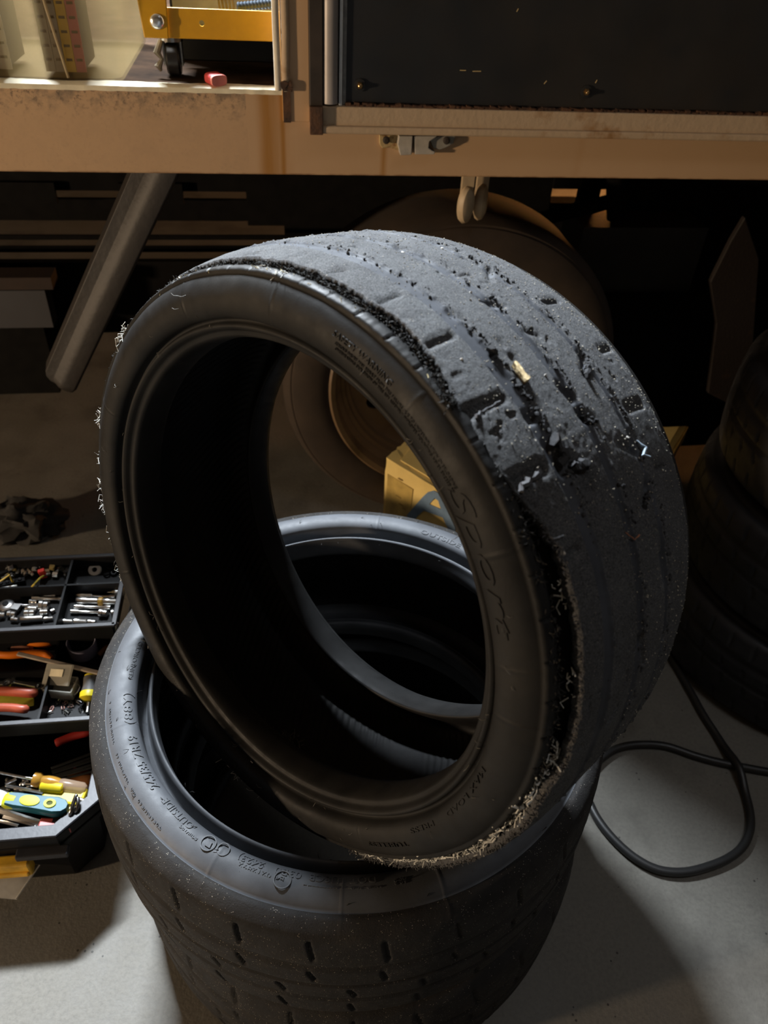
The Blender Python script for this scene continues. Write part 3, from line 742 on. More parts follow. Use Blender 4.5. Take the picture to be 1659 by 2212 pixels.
# door assembly
U3 = T(668, 100, -.02)[0]; zD0 = T(670, 286, -.022)[2]; zD1 = T(740, 236, -.022)[2]
bkm = M('black_brown_metal', (.035, .025, .018), .6, 0, .3, 20); grm = M('grey_worn_metal', (.34, .31, .29), .45, .2, .15, 12, .2, 60); alm = M('aluminium_trim', (.52, .55, .56), .4, .5, .15, 30)
tb_('door_edge_channel', (U3, T(697, 100, -.02)[0]), (-.022, .02), (zD1-.002, 2.3), bkm, .001)
b_ = MB(); ur = T(714, 100, -.02)[0]; b_.tube([(ur, -.012, T(714, 222, -.012)[2]), (ur, -.012, 2.3)], .0125, 18); b_.build('lock_rod', grm, truck, smooth=True)
tb_('door_backing', (T(697, 100, 0)[0], 1.5), (-.002, .03), (zD1-.01, 2.3), bkm)
tb_('door_trim_strip', (T(733, 100, -.014)[0], T(740, 100, -.014)[0]), (-.018, .0), (T(736, 235, -.014)[2], 2.3), alm, .0008)
tb_('door_trim_strip', (T(740, 100, -.014)[0], T(749, 100, -.014)[0]), (-.012, .0), (T(744, 232, -.014)[2], 2.3), M('dull_trim', (.20, .20, .19), .5, .3, .4, 60))
uP = T(749, 100, -.01)[0]; zPn = (T(749, 221, -.01)[2]+T(1659, 241, -.01)[2])/2
k = N('scuffed_dark_panel'); mp = k.n('ShaderNodeMapping'); mp.inputs['Scale'].default_value = (1, 1, 3); mp.inputs['Rotation'].default_value = (0, .5, 0); k.l(k.tc.outputs['Object'], mp.inputs[0])
c_ = k.mix(k.ramp(k.noise(2.6, 6, .6), [(.45, (0, 0, 0)), (.7, (1, 1, 1))]), (.012, .014, .017), (.027, .022, .017))
sm = k.n('ShaderNodeMapping'); sm.inputs['Rotation'].default_value = (0, .35, 0); sm.inputs['Scale'].default_value = (14, 1, 90); k.l(k.tc.outputs['Object'], sm.inputs[0])
c_ = k.mix(k.ramp(k.noise(1., 4, .5, sm.outputs[0]), [(.70, (0, 0, 0)), (.76, (1, 1, 1))]), c_, (.010, .010, .012))
k.col(c_); k.set(k.ramp(k.noise(9, 5), [(.3, (.38,)*3), (.7, (.62,)*3)])); k.bump(k.noise(3, 3), .1, .01); panelm = k.m
b_ = MB(); b_.box(((uP+1.5)/2, -.009, (zPn+2.3)/2), (1.5-uP, .004, 2.3-zPn)); dp = b_.build('door_panel', panelm, truck); dp['label'] = 'dark scuffed door panel with two bolts'
for (px, py) in ((777, 184), (1266, 198)):
    p = Vector(T(px, py, -.013)); mt = Matrix.Translation(p)@Matrix.Rotation(PI/2, 4, 'X')
    b_ = MB(); b_.lathe([(.0095, -.001), (.0095, .001), (.004, .0014)], 20, mt); bo = b_.build('bolt_washer', M('black_washer', (.02, .02, .02), .4), truck)
    b_ = MB(); b_.lathe([(.0055, .0), (.0055, .004), (.0045, .0055)], 6, mt); b_.lathe([(.003, .004), (.003, .009), (.002, .0098)], 12, mt); b_.build('bolt', chrome('brass_bolt', (.55, .36, .16), .3), bo, smooth=True)
k2 = M('straw_flake', (.5, .38, .18), .8)
b_ = MB()
for (px, py, l, a) in ((1000, 152, .010, 0), (1030, 154, .014, 0.03), (1178, 178, .006, .9), (1288, 176, .005, 1.2), (1118, 22, .005, 1.1)):
    b_ = MB(); b_.box(T(px, py, -.0115), (l, .0006, .0012), Matrix.Rotation(-a, 3, 'Y')); b_.build('paint_scratch', k2, truck)
b_ = MB(); b_.box(((U3+1.5)/2, -.009, (zD0+zD1)/2+.002), (1.5-U3, .030, zD1-zD0+.004)); b_.build('door_bottom_rail', rustcream, truck, bevel=.002)
b_ = MB(); b_.box(((U3+1.5)/2, -.016, zD0+.006), (1.5-U3, .030, .012)); b_.build('door_drip_lip', rustcream, truck, bevel=.003)
zr = T(900, 240, -.02)[2]
b_ = MB()
for i in range(230):
    u = uP+(1.48-uP)*i/230; b_.box((u+.003, -.014, zPn-.003+random.uniform(-.0015, .001)), (.0085, random.uniform(.008, .014), random.uniform(.003, .0065)), Matrix.Rotation(random.uniform(-.2, .2), 3, 'Y'))
tag(b_.build('rusty_seam', rust, truck), kind='stuff')
tb_('panel_foot_strip', (uP, 1.5), (-.013, -.004), (zPn-.0095, zPn-.004), rustcream)
tb_('corner_rust_plate', (U3-.001, T(697, 250, -.024)[0]), (-.0335, -.022), (zD0-.001, T(680, 228, -.024)[2]), rust, .001)
# latch below the door
lat = bpy.data.objects.new('latch', None); C.objects.link(lat); lat.parent = truck; lat.location = (0, 0, 0)
lp = M('latch_worn_paint', (.44, .40, .34), .5, .1, .15, 60, .3, 100); lo = rusty('latch_rusty', (.46, .34, .16), (.24, .12, .04), .5, .62, 60)
def lpart(name, poly_px, w0, w1, mat):
    P = [T(x, y, w0) for x, y in poly_px]; b__ = MB(); mt = Matrix(((1, 0, 0, 0), (0, 0, 1, 0), (0, 1, 0, 0), (0, 0, 0, 1)))
    b__.prism([(p[0], p[2]) for p in P], w0, w1, mt); return b__.build(name, mat, lat, bevel=.0012)
lpart('latch_plate', [(820, 292), (861, 292), (861, 326), (850, 322), (840, 318), (826, 321), (820, 312)], -.004, .004, lo)
lpart('latch_hook', [(862, 294), (892, 294), (889, 335), (865, 336), (859, 312)], -.016, .002, lp)
lpart('latch_body', [(895, 294), (945, 294), (928, 306), (926, 320), (934, 326), (940, 328), (938, 334), (896, 334)], -.014, .002, lp)
lpart('latch_plate', [(928, 300), (950, 294), (984, 294), (980, 310), (966, 318), (950, 324), (936, 320)], -.008, .002, M('latch_grey', (.30, .28, .24), .5, .2, .2, 60))
for (px, py) in ((834, 302), (964, 303)):
    b_ = MB(); b_.lathe([(.006, 0), (.006, .004), (.003, .005)], 12, Matrix.Translation(T(px, py, -.008))@Matrix.Rotation(PI/2, 4, 'X')); b_.build('latch_screw', bkm, lat)
# undercarriage
def ubar(x0, x1, y0, y1, w0, dw, name='chassis_rail', mat=darkm, xr=100):
    z1 = T(xr, y0, w0)[2]; z0 = T(xr, y1, w0)[2]; return tb_(name, (T(x0, (y0+y1)/2, w0)[0], T(x1, (y0+y1)/2, w0)[0]), (w0, w0+dw), (z0, z1), mat)
ubar(-500, 640, 366, 411, .62, .012); ubar(-500, 640, 429, 476, .66, .012); ubar(-500, 640, 508, 518, .70, .006); ubar(-500, 640, 532, 545, .72, .006)
ubar(-500, 640, 566, 720, .55, .02, 'tool_locker'); ubar(-500, 120, 395, 440, .60, .01, 'chassis_bracket'); ubar(258, 395, 395, 440, .60, .01, 'chassis_bracket'); ubar(532, 1190, 366, 486, .60, .01, 'chassis_bracket'); ubar(1200, 1420, 366, 398, .58, .01, 'chassis_bracket'); ubar(1255, 1300, 366, 440, .57, .02, 'chassis_bracket'); ubar(1400, 1900, 366, 560, .56, .02, 'chassis_bracket')
lk = ubar(-300, 106, 628, 708, .42, .05, 'grey_locker_panel', M('pale_grey_panel', (.038, .037, .041), .6, 0, .1, 8), 60)
ubar(-300, 112, 600, 626, .42, .06, 'locker_shelf', M('brown_shelf', (.02, .009, .004), .8), 60); ubar(-300, 112, 708, 850, .44, .2, 'tool_locker', darkm, 60)
tb_('dark_blanking_plate', (.56, 1.5), (.315, .33), (.03, .50), darkm); tb_('dark_blanking_plate', (.62, 1.5), (.46, .50), (.12, .88), darkm); tb_('chassis_rail', (-.1, 1.5), (.66, .68), (.815, .88), darkm)  # first two are black plates added to stand in for shade over lit floor
tb_('chassis_rail', (-.2, .66), (.8, .86), (.10, .56), darkm)
k = M('bluish_tank_plastic', (.035, .042, .048), .5, 0, .4, 5); ubar(1240, 1500, 492, 688, .34, .14, 'fuel_tank', k, 1350)
b_ = MB(); b_.tube([Vector(T(1150, 478, .40)), Vector(T(1240, 455, .38)), Vector(T(1330, 432, .36))], .017, 10); b_.tube([Vector(T(1330, 470, .38)), Vector(T(1330, 380, .38))], .022, 10); b_.build('suspension_arm', darkm, truck, smooth=True)
b_ = MB(); P = [T(x, y, .20) for x, y in ((1610, 470), (1640, 560), (1625, 780), (1590, 880), (1530, 850), (1548, 700), (1535, 610), (1580, 520))]
b_.prism([(p[0], p[2]) for p in P], .20, .215, Matrix(((1, 0, 0, 0), (0, 0, 1, 0), (0, 1, 0, 0), (0, 0, 0, 1)))); b_.build('rusty_bracket', rusty('deep_rust', (.008, .004, .002), (.03, .014, .005), .6, .75, 25), truck, bevel=.002)
brm = rusty('brown_painted_steel', (.013, .009, .006), (.008, .0055, .004), .5, .65, 9, .6)
p0, p1 = Vector(T(368, 320, .03)), Vector(T(132, 835, .06)); d = (p1-p0); L = d.length; rt = d.to_track_quat('Z', 'Y').to_matrix()
xa = d.normalized().cross(Vector((0, 1, 0))).normalized(); ya = xa.cross(d.normalized()); rt = Matrix((xa, ya, d.normalized())).transposed()
b_ = MB(); mt = Matrix.Translation(p0)@rt.to_4x4()
sg = 1 if xa.x > 0 else -1
pf = [(-.046*sg, .040), (-.040*sg, .006), (-.020*sg, .002), (-.006*sg, -.012), (.004*sg, -.016), (.026*sg, -.016), (.030*sg, -.012), (.028*sg, -.006), (.006*sg, -.006), (-.004*sg, -.004), (-.018*sg, .010), (-.036*sg, .014), (-.040*sg, .040)]
rg_ = [[b_.b.verts.new(mt@Vector((x*s_, y*s_, z))) for x, y in pf] for z, s_ in ((0, 1), (L*.97, .95), (L*.99, .82), (L, .55))]
for p_, q_ in zip(rg_, rg_[1:]):
    for i in range(len(pf)): b_.b.faces.new((p_[i], p_[(i+1) % len(pf)], q_[(i+1) % len(pf)], q_[i]))
b_.b.faces.new(rg_[0][::-1]); b_.b.faces.new(rg_[-1]); b_.build('support_strut', brm, truck, smooth=True, bevel=.0015)
b_ = MB(); q0, q1 = Vector(T(205, 640, .10)), Vector(T(150, 800, .10)); b_.tube([q0, q0.lerp(q1, .5)+Vector((-.012, 0, 0)), q1], [.014, .012, .010], 10); b_.build('strut_brace', brm, truck, smooth=True)
b_ = MB()
for (px, py, s_) in ((1006, 442, 1.), (1038, 436, .9)):
    pc = Vector(T(px, py, .03 if s_ == 1. else .06)); b_.lathe([(.001, -.013), (.011, -.012), (.018, -.007), (.020, 0), (.018, .007), (.011, .012), (.001, .013)], 20, Matrix.Translation(pc)@Matrix.Rotation(rd(-48 if s_ == 1. else -25), 4, 'Z')@Matrix.Rotation(PI/2, 4, 'Y')@Matrix.Diagonal((1.75, 1., 1., 1)))
    b_.box((pc.x, pc.y+.004, pc.z+.040), (.022, .012, .06))
b_.build('tie_down_lug', M('cream_lug', (.42, .32, .20), .5, 0, .15, 40), truck, smooth=True)
# dual rear wheel
wh = bpy.data.objects.new('wheel', None); C.objects.link(wh); wh.parent = truck; wh.location = (.155, .085, .386); wh.rotation_euler = (-PI/2, 0, 0)
RW = .384
tr_ = M('dusty_truck_tyre', (.030, .019, .011), .85, 0, .35, 12, .3, 200)
b_ = MB(); b_.lathe([(.272, .012), (.285, .0), (.31, -.008), (.345, -.006), (.362, .002), (.364, .006), (.368, .006), (.378, .018), (.384, .035), (.384, .17), (.37, .2), (.30, .21), (.272, .19), (.28, .10)], 96, closed=True)
wt = b_.build('truck_tyre', tr_, wh, smooth=True)
b_ = MB(); b_.lathe([(.23, .125), (.23, .19), (.1, .19)], 48); b_.build('dark_hub_backing', darkm, wh, smooth=True)  # dark disc added behind the hand holes so they read black
rimm = rusty('tan_rim_paint', (.15, .095, .05), (.07, .042, .02), .5, .7, 10, .42)
b_ = MB(); b_.lathe([(.280, .004), (.283, .0), (.278, -.004), (.268, .002), (.264, .014), (.262, .028), (.254, .034), (.250, .048), (.243, .052), (.240, .066), (.233, .070), (.230, .086), (.222, .093), (.205, .096), (.16, .096), (.13, .100), (.105, .085), (.080, .080), (.060, .075), (.0, .075),
      (.0, .080), (.060, .080), (.078, .085), (.103, .090), (.13, .105), (.16, .101), (.205, .101), (.225, .098), (.234, .090), (.237, .074), (.244, .070), (.247, .056), (.254, .052), (.258, .038), (.268, .034), (.272, .012)], 96, closed=True, cap=False)
rim = b_.build('rim', rimm, wh, smooth=True)
ph = T(803, 872, .18); ang = math.atan2(-(ph[2]-.386), ph[0]-.155); rh = math.hypot(ph[2]-.386, ph[0]-.155)
print('hub hole r', rh, math.degrees(ang))
cut = MB(); rh = min(rh, .190)
for i in range(5): a = ang+2*PI*i/5; cut.lathe([(.019, .07), (.019, .13)], 24, Matrix.Translation((rh*math.cos(a), rh*math.sin(a), 0)))
cu = cut.build('cut', rimm, wh); md = rim.modifiers.new('b', 'BOOLEAN'); md.object = cu; md.operation = 'DIFFERENCE'; md.solver = 'EXACT'
dg = bpy.context.evaluated_depsgraph_get(); dg.update(); nm_ = bpy.data.meshes.new_from_object(rim.evaluated_get(dg)); rim.modifiers.clear(); rim.data = nm_; bpy.data.objects.remove(cu)
for i in range(5):
    a = ang+2*PI*(i+.5)/5; b_ = MB(); b_.lathe([(.013, .0), (.013, .012), (.009, .016)], 6, Matrix.Translation((.100*math.cos(a), .100*math.sin(a), .078))); b_.build('wheel_nut', rimm, wh)
#@@CARGO
# ------------------------------------------------------------------ cargo on the truck deck
plm0 = M('blocker_plastic', (.012, .012, .012), .6)
def tworld(u, w_, z): return tuple(TO+TX*u+TI*w_+np.array([0, 0, z]))
def tpix(px, py, w_): q = T(px, py, w_); return q
# storage bin
def clear_plastic(name, col, alpha, rough=.35):
    k_ = N(name); tr = k_.n('ShaderNodeBsdfTransparent'); mx = k_.n('ShaderNodeMixShader'); tl_ = k_.n('ShaderNodeBsdfTranslucent'); m2 = k_.n('ShaderNodeMixShader')
    k_.col(col); k_.set(rough); tl_.inputs[0].default_value = (*col, 1); m2.inputs[0].default_value = .45
    k_.l(k_.b.outputs[0], m2.inputs[1]); k_.l(tl_.outputs[0], m2.inputs[2]); mx.inputs[0].default_value = alpha
    k_.l(tr.outputs[0], mx.inputs[1]); k_.l(m2.outputs[0], mx.inputs[2]); k_.l(mx.outputs[0], k_.out.inputs[0]); return k_.m
ub = T(262, 158, .02)[0]
bin_ = empty('storage_bin', tworld(ub, .02, ZT), YAW, 'large frosted plastic storage bin holding perforated baskets, at the left edge of the truck deck', 'bin')
def rrect(x0, x1, y0, y1, r, n=6):
    P = []
    for cx, cy, a0 in ((x1-r, y1-r, 0), (x0+r, y1-r, 90), (x0+r, y0+r, 180), (x1-r, y0+r, 270)):
        P += [(cx+r*math.cos(rd(a0+90*i/n)), cy+r*math.sin(rd(a0+90*i/n))) for i in range(n+1)]
    return P
b_ = MB(); loops = []
for z, gx, r, inn in ((.0, 0., .02, 0), (.006, .004, .028, 0), (.30, .045, .035, 0), (.30, .048, .035, .004), (.008, .004, .026, .003), (.003, 0, .02, .003)):
    loops.append([b_.b.verts.new((x, y, z)) for x, y in rrect(-.42-gx+inn, .0+gx-inn, .003+inn-gx*.3, .34+gx-inn, r)])
for p, q in zip(loops, loops[1:]):
    for i in range(len(p)): b_.b.faces.new((p[i], p[(i+1) % len(p)], q[(i+1) % len(p)], q[i]))
b_.b.faces.new(loops[0][::-1]); b_.b.faces.new(loops[-1])
b_.build('bin_shell', clear_plastic('frosted_plastic', (.26, .19, .085), .34), bin_, smooth=True)
b_ = MB()
for x in (-.082, -.19): b_.tube([(x+.0, .001, .004), (x-.012, -.006, .10), (x-.03, -.010, .30)], .0022, 6)
b_.build('bin_rib', clear_plastic('frosted_rib', (.55, .45, .28), .8), bin_, smooth=True)
def basket(x, wdt, y, hgt, cols, label):
    t_ = empty('basket', tworld(ub+x, .02+y, ZT+.008), YAW, label, 'basket')
    for j, cmat in enumerate(cols):
        b__ = MB(); n_ = len(cols); w1 = wdt/n_; x0_ = w1*j
        rows = int(hgt/.019)
        for r_ in range(rows):      # slotted wall: solid bands with openings between
            z0 = r_*.019; b__.box((x0_+w1/2, 0, z0+.0075), (w1*.96, .002, .015))
            b__.box((x0_+w1*.09, 0, z0+.017), (w1*.18, .002, .0045)); b__.box((x0_+w1*.87, 0, z0+.017), (w1*.18, .002, .0045))
        b__.build('slotted_panel', cmat, t_)
    b__ = MB(); b__.box((wdt/2, .05, hgt*.5), (wdt*.96, .09, hgt*.96)); b__.build('basket_shade_fill', M('basket_shade', (.10, .09, .09), .8), t_)  # grey block behind the slots, painted as the shade inside the basket
    return t_
pg, pw, py_, pp, po = M('grey_board', (.22, .20, .17), .6), M('white_board', (.42, .39, .33), .6), M('yellow_board', (.52, .33, .03), .6), M('magenta_board', (.42, .09, .12), .6), M('orange_board', (.60, .26, .04), .6)
basket(-.118, .062, .022, .26, [pg, pg, py_, pp], 'grey, yellow and pink slotted basket inside the frosted bin, right one')
basket(-.245, .075, .030, .26, [py_, pw, pw, pw], 'white and yellow slotted basket inside the frosted bin, left one')
tgb = empty('basket', tworld(ub-.385, .05, ZT+.008), YAW, 'pale yellow basket at the far left inside the frosted bin', 'basket'); b_ = MB(); b_.box((.05, .05, .12), (.10, .10, .24)); b_.build('basket_wall', M('pale_yellow_board', (.55, .42, .14), .6), tgb)
# yellow dolly
ylm = M('safety_yellow', (.56, .29, .004), .42, 0, .05, 60, .15, 300)
q = T(310, 80, .05); zb = T(480, 86, .05)[2]; zt_ = T(480, 20, .05)[2]; ul = T(312, 80, .05)[0]; um = T(362, 60, .05)[0]
dol = empty('dolly', tworld(ul, .05, ZT), YAW, 'yellow steel dolly frame on casters standing on the truck deck', 'dolly')
b_ = MB(); b_.box(((um-ul)+.30, .0, (zb+zt_)/2-ZT), (.60, .004, zt_-zb)); b_.box(((um-ul)+.30, .012, zt_-ZT-.002), (.60, .024, .004)); b_.box(((um-ul)+.30, .012, zb-ZT+.002), (.60, .024, .004))
fr_ = b_.build('frame_beam', ylm, dol, bevel=.001)
cutb = MB(); hp = T(436, 50, .05); cutb.lathe([(.0042, -.02), (.0042, .02)], 16, Matrix.Translation((hp[0]-ul, 0, hp[2]-ZT))@Matrix.Rotation(PI/2, 4, 'X')); cb = cutb.build('cut', ylm, dol)
md = fr_.modifiers.new('b', 'BOOLEAN'); md.object = cb; md.solver = 'EXACT'; dg = bpy.context.evaluated_depsgraph_get(); dg.update(); nm_ = bpy.data.meshes.new_from_object(fr_.evaluated_get(dg)); fr_.modifiers.clear(); fr_.data = nm_; bpy.data.objects.remove(cb)
P = [T(x, y, .044) for x, y in ((312, 81), (365, 83), (354, -90), (280, -90))]
b_ = MB(); b_.prism([(p[0]-ul, p[2]-ZT) for p in P], -.010, -.004, Matrix(((1, 0, 0, 0), (0, 0, 1, 0), (0, 1, 0, 0), (0, 0, 0, 1)))); b_.build('frame_leg', ylm, dol, bevel=.0015)
p = T(339, 47, .038); b_ = MB(); b_.lathe([(.0105, 0), (.0105, .002), (.008, .0045), (.003, .0055)], 20, Matrix.Translation((p[0]-ul, -.010, p[2]-ZT))@Matrix.Rotation(PI/2, 4, 'X')); b_.build('frame_bolt', chrome(), dol, smooth=True)
b_ = MB(); b_.box(((um-ul)+.30, .06, zb-ZT+.001), (.58, .11, .003)); b_.box(((um-ul)+.30, .12, (zb+zt_)/2-ZT), (.6, .004, zt_-zb)); b_.build('frame_tray', M('grey_metal_tray', (.20, .21, .22), .4, .5), dol)  # plain grey metal tray and back strip
cpx = T(374, 120, .075)[0]-ul; ch = zb-ZT; rwk = ch*.42
cas = bpy.data.objects.new('caster', None); C.objects.link(cas); cas.parent = dol; cas.location = (cpx, .03, 0)
b_ = MB(); b_.lathe([(.011, -.011), (rwk-.003, -.011), (rwk, -.008), (rwk, .008), (rwk-.003, .011), (.011, .011)], 28, Matrix.Translation((0, 0, rwk))@Matrix.Rotation(PI/2, 4, 'Y')); b_.build('caster_wheel', M('black_caster', (.015, .014, .014), .35), cas, smooth=True)
b_ = MB()
for s_ in (-1, 1): b_.box((s_*.014, .004, ch*.58), (.0025, .026, ch*.62))
b_.lathe([(.018, ch-.008), (.018, ch-.001)], 20); b_.build('caster_fork', M('dark_chrome', (.25, .23, .2), .3, 1.), cas)
b_ = MB(); b_.tube([(-.016, -.012, ch*.9), (-.024, -.016, ch*.6), (-.017, -.018, ch*.45), (-.024, -.020, ch*.28), (-.020, -.020, ch*.16)], [.004, .006, .003, .006, .002], 8); b_.build('brake_pedal', M('worn_pedal', (.35, .30, .22), .4, .6), cas, smooth=True)
cr = empty('blocker', tworld(ul+.02, .22, ZT), YAW, 'black plastic crate added to shade the deck behind the yellow dolly', 'blocker'); b_ = MB()  # box added behind the dolly to keep lamp light off the deck
for c_, s_ in (((.24, .10, .004), (.46, .22, .006)), ((.24, -.008, .13), (.46, .006, .26)), ((.24, .208, .13), (.46, .006, .26)), ((.012, .10, .13), (.006, .22, .26)), ((.468, .10, .13), (.006, .22, .26))): b_.box(c_, s_)
b_.build('blocker_wall', plm0, cr, bevel=.001)
# items behind on the dolly
hz = T(560, 10, .09); b_ = MB(); hpz = [(hz[0]-.035+.012*i, .085+.002*i, hz[2]-.004+.0012*i) for i in range(14)]
hs = []
for i in range(60):
    t_ = i/59*12.9; j = int(t_); f_ = t_-j; a = Vector(hpz[j]).lerp(Vector(hpz[min(j+1, 13)]), f_); hs.append(a)
b_.tube(hs, [.0075 if i % 2 else .0058 for i in range(60)], 12)
ho = b_.build('corrugated_hose', M('blue_black_hose', (.035, .05, .07), .35), None, smooth=True); ho.matrix_world = truck.matrix_world if False else Matrix.Translation(tuple(TO))@Matrix.Rotation(YAW, 4, 'Z'); tag(ho, 'ribbed blue-black hose lying on the yellow dolly', 'hose')
b_ = MB()
for i in range(5): b_.tube([(hz[0]-.062+.0055*i, .080, hz[2]-.014), (hz[0]-.064+.0055*i, .082, hz[2]+.006), (hz[0]-.060+.0055*i, .09, hz[2]+.03)], .0022, 6)
ho2 = b_.build('coiled_cable', M('olive_cable', (.14, .11, .05), .5), None, smooth=True); ho2.matrix_world = Matrix.Translation(tuple(TO))@Matrix.Rotation(YAW, 4, 'Z'); tag(ho2, 'olive brown coiled cable beside the ribbed hose on the dolly', 'cable')
# pink eraser
p = T(466, 177, .012); er = empty('eraser', tworld(p[0], .012, ZT+.0015), YAW+.5, 'small pink rubber eraser with red sleeve on the truck sill edge', 'eraser')
b_ = MB(); b_.prism([(math.copysign(abs(math.cos(t))**.6, math.cos(t))*.0135, .008+math.copysign(abs(math.sin(t))**.6, math.sin(t))*.008) for t in np.linspace(0, 2*PI, 24, endpoint=False)], -.014, -.008, Matrix(((1, 0, 0, 0), (0, 0, 1, 0), (0, 1, 0, 0), (0, 0, 0, 1)))); b_.build('eraser_tip', M('pink_rubber', (.75, .22, .18), .6), er, bevel=.001)
b_ = MB(); b_.prism([(math.copysign(abs(math.cos(t))**.6, math.cos(t))*.0138, .0082+math.copysign(abs(math.sin(t))**.6, math.sin(t))*.0082) for t in np.linspace(0, 2*PI, 24, endpoint=False)], -.008, .012, Matrix(((1, 0, 0, 0), (0, 0, 1, 0), (0, 1, 0, 0), (0, 0, 0, 1)))); b_.build('eraser_sleeve', M('red_sleeve', (.50, .05, .05), .5), er, bevel=.001)
#@@BOX
# ------------------------------------------------------------------ yellow printed carton
zc = .30
Nn, Ff, Rr, Ss = at_z(835, 988, zc), at_z(892, 938, zc), at_z(1482, 920, zc), at_z(1286, 1262, zc)
ex = (Ss-Nn); BL = np.linalg.norm(ex); ex /= BL; ang = math.atan2(ex[1], ex[0])
box = empty('cardboard_box', (Nn[0], Nn[1], 0), ang, 'crushed yellow cardboard box with blue lettering behind the tyres', 'box')
toL = lambda P: (float((P-Nn)@ex), float((P-Nn)@np.array([-ex[1], ex[0], 0])))
fo, ro, so = toL(Ff), toL(Rr), (BL, 0.)
card = M('yellow_cardboard', (.72, .54, .19), .75, 0, .10, 14, .25, 60)
poly = [(0, 0), so, ro, fo]
b_ = MB(); nz = 10; rows_ = []
per = []
for p, q in zip(poly, poly[1:]+poly[:1]):
    for t in np.linspace(0, 1, 14, endpoint=False): per.append((p[0]+(q[0]-p[0])*t, p[1]+(q[1]-p[1])*t))
for z in (0, .10, .20, .262, .278, .292, .300):
    ins = 0 if z < .26 else (.004 if z == .278 else .0)
    rows_.append([b_.b.verts.new((x+random.gauss(0, .0012)*(z > .2), y+ins+random.gauss(0, .0014)*(z > .2), z+random.gauss(0, .0008)*(z > .2))) for x, y in per])
for p, q in zip(rows_, rows_[1:]):
    for i in range(len(p)): b_.b.faces.new((p[i], p[(i+1) % len(p)], q[(i+1) % len(p)], q[i]))
b_.b.faces.new(rows_[0][::-1]); b_.b.faces.new(rows_[-1]); b_.build('carton_body', card, box, smooth=True)
b_ = MB(); mid = (.5*(so[0]+ro[0]), .5*(so[1]+ro[1]))
b_.prism([(.03, .012), (BL*.97, .012), (ro[0]*.98, ro[1]*.97), (fo[0]+.02, fo[1]*.96)], zc+.0005, zc+.0035); b_.build('top_flap', card, box, bevel=.001)
b_ = MB(); e1 = Vector((so[0], so[1], 0)); e2 = Vector((ro[0], ro[1], 0)); en = (e2-e1).normalized(); ov = Vector((en.y, -en.x, 0))
P = [e1, e2, e2+ov*.006, e1+ov*.006]; b_.prism([(v.x, v.y) for v in P], .262, .2995); b_.build('side_flap', M('shaded_cardboard', (.50, .32, .08), .8), box)  # darker copy of the carton colour, shade painted into this side
tape = M('amber_tape', (.60, .36, .05), .25, 0, .1, 20)
b_ = MB(); b_.box((.045, -.0012, .16), (.075, .0008, .20)); b_.build('packing_tape', M('dull_tape', (.48, .34, .10), .35, 0, .3, 25), box)
def onface(name, me_or_poly, mat, px, py, size):
    pass
blue = M('blue_print', (.13, .21, .32), .7)
def face_xy(px, py):      # pixel -> (along, height) on the box front plane
    d = ray(px, py); nn_ = np.array([ex[1], -ex[0], 0]); t = ((Nn-CAMP)@nn_)/(d@nn_); P_ = CAMP+d*t; return float((P_-Nn)@ex), float(P_[2])
out = [face_xy(*p) for p in ((880, 1112), (884, 1120), (897, 1122), (905, 1112), (917, 1102), (958, 1117), (968, 1138), (973, 1146), (985, 1148), (986, 1140), (974, 1110), (966, 1080), (952, 1064), (938, 1059), (926, 1062), (915, 1072))]
inn = [face_xy(*p) for p in ((929, 1088), (954, 1099), (948, 1080), (940, 1075))]
def polyhole(outer, inner, name):
    cu_ = bpy.data.curves.new(name, 'CURVE'); cu_.dimensions = '2D'; cu_.fill_mode = 'BOTH'; cu_.extrude = .0004
    for ring_ in ([outer]+([inner] if inner else [])):
        sp = cu_.splines.new('POLY'); sp.points.add(len(ring_)-1); sp.use_cyclic_u = True
        for pt, (x, y) in zip(sp.points, ring_): pt.co = (x, y, 0, 1)
    o_ = bpy.data.objects.new(name, cu_); C.objects.link(o_); dg_ = bpy.context.evaluated_depsgraph_get(); dg_.update()
    me_ = bpy.data.meshes.new_from_object(o_.evaluated_get(dg_)); bpy.data.objects.remove(o_)
    me_.materials.clear(); me_.materials.append(blue); r_ = link(bpy.data.objects.new(name, me_), box); r_.rotation_euler = (PI/2, 0, 0); r_.location = (0, -.0022, 0); return r_
polyhole(out, inn, 'printed_letter')
c0 = face_xy(1012, 1118); Rl = abs(face_xy(985, 1118)[0]-c0[0])*1.15
arc_o = [(c0[0]+Rl*1.25*math.cos(t), c0[1]+Rl*1.5*math.sin(t)) for t in np.linspace(.9, 2*PI-.9, 24)]; arc_i = [(c0[0]+Rl*.62*math.cos(t), c0[1]+Rl*.85*math.sin(t)) for t in np.linspace(2*PI-.75, .75, 24)]
polyhole(arc_o+arc_i, None, 'printed_letter')
a0 = face_xy(898, 1133); a1 = face_xy(1000, 1172)
me_ = make_text('AUTO SPARE', .016, .0003); me_.materials.clear(); me_.materials.append(M('faint_brown_print', (.22, .15, .05), .8)); t_ = link(bpy.data.objects.new('printed_caption', me_), box); t_.rotation_euler = (PI/2, 0, 0); t_.location = (a0[0], -.002, a0[1]-.012)
for (px, py, l) in ((862, 1072, .016), (868, 1090, .014), (874, 1098, .010), (865, 1035, .012)):
    q = face_xy(px, py); b_ = MB(); b_.box((q[0], -.0016, q[1]), (l, .0008, .003)); b_.build('printed_smudge', M('brown_print', (.30, .20, .06), .8), box)
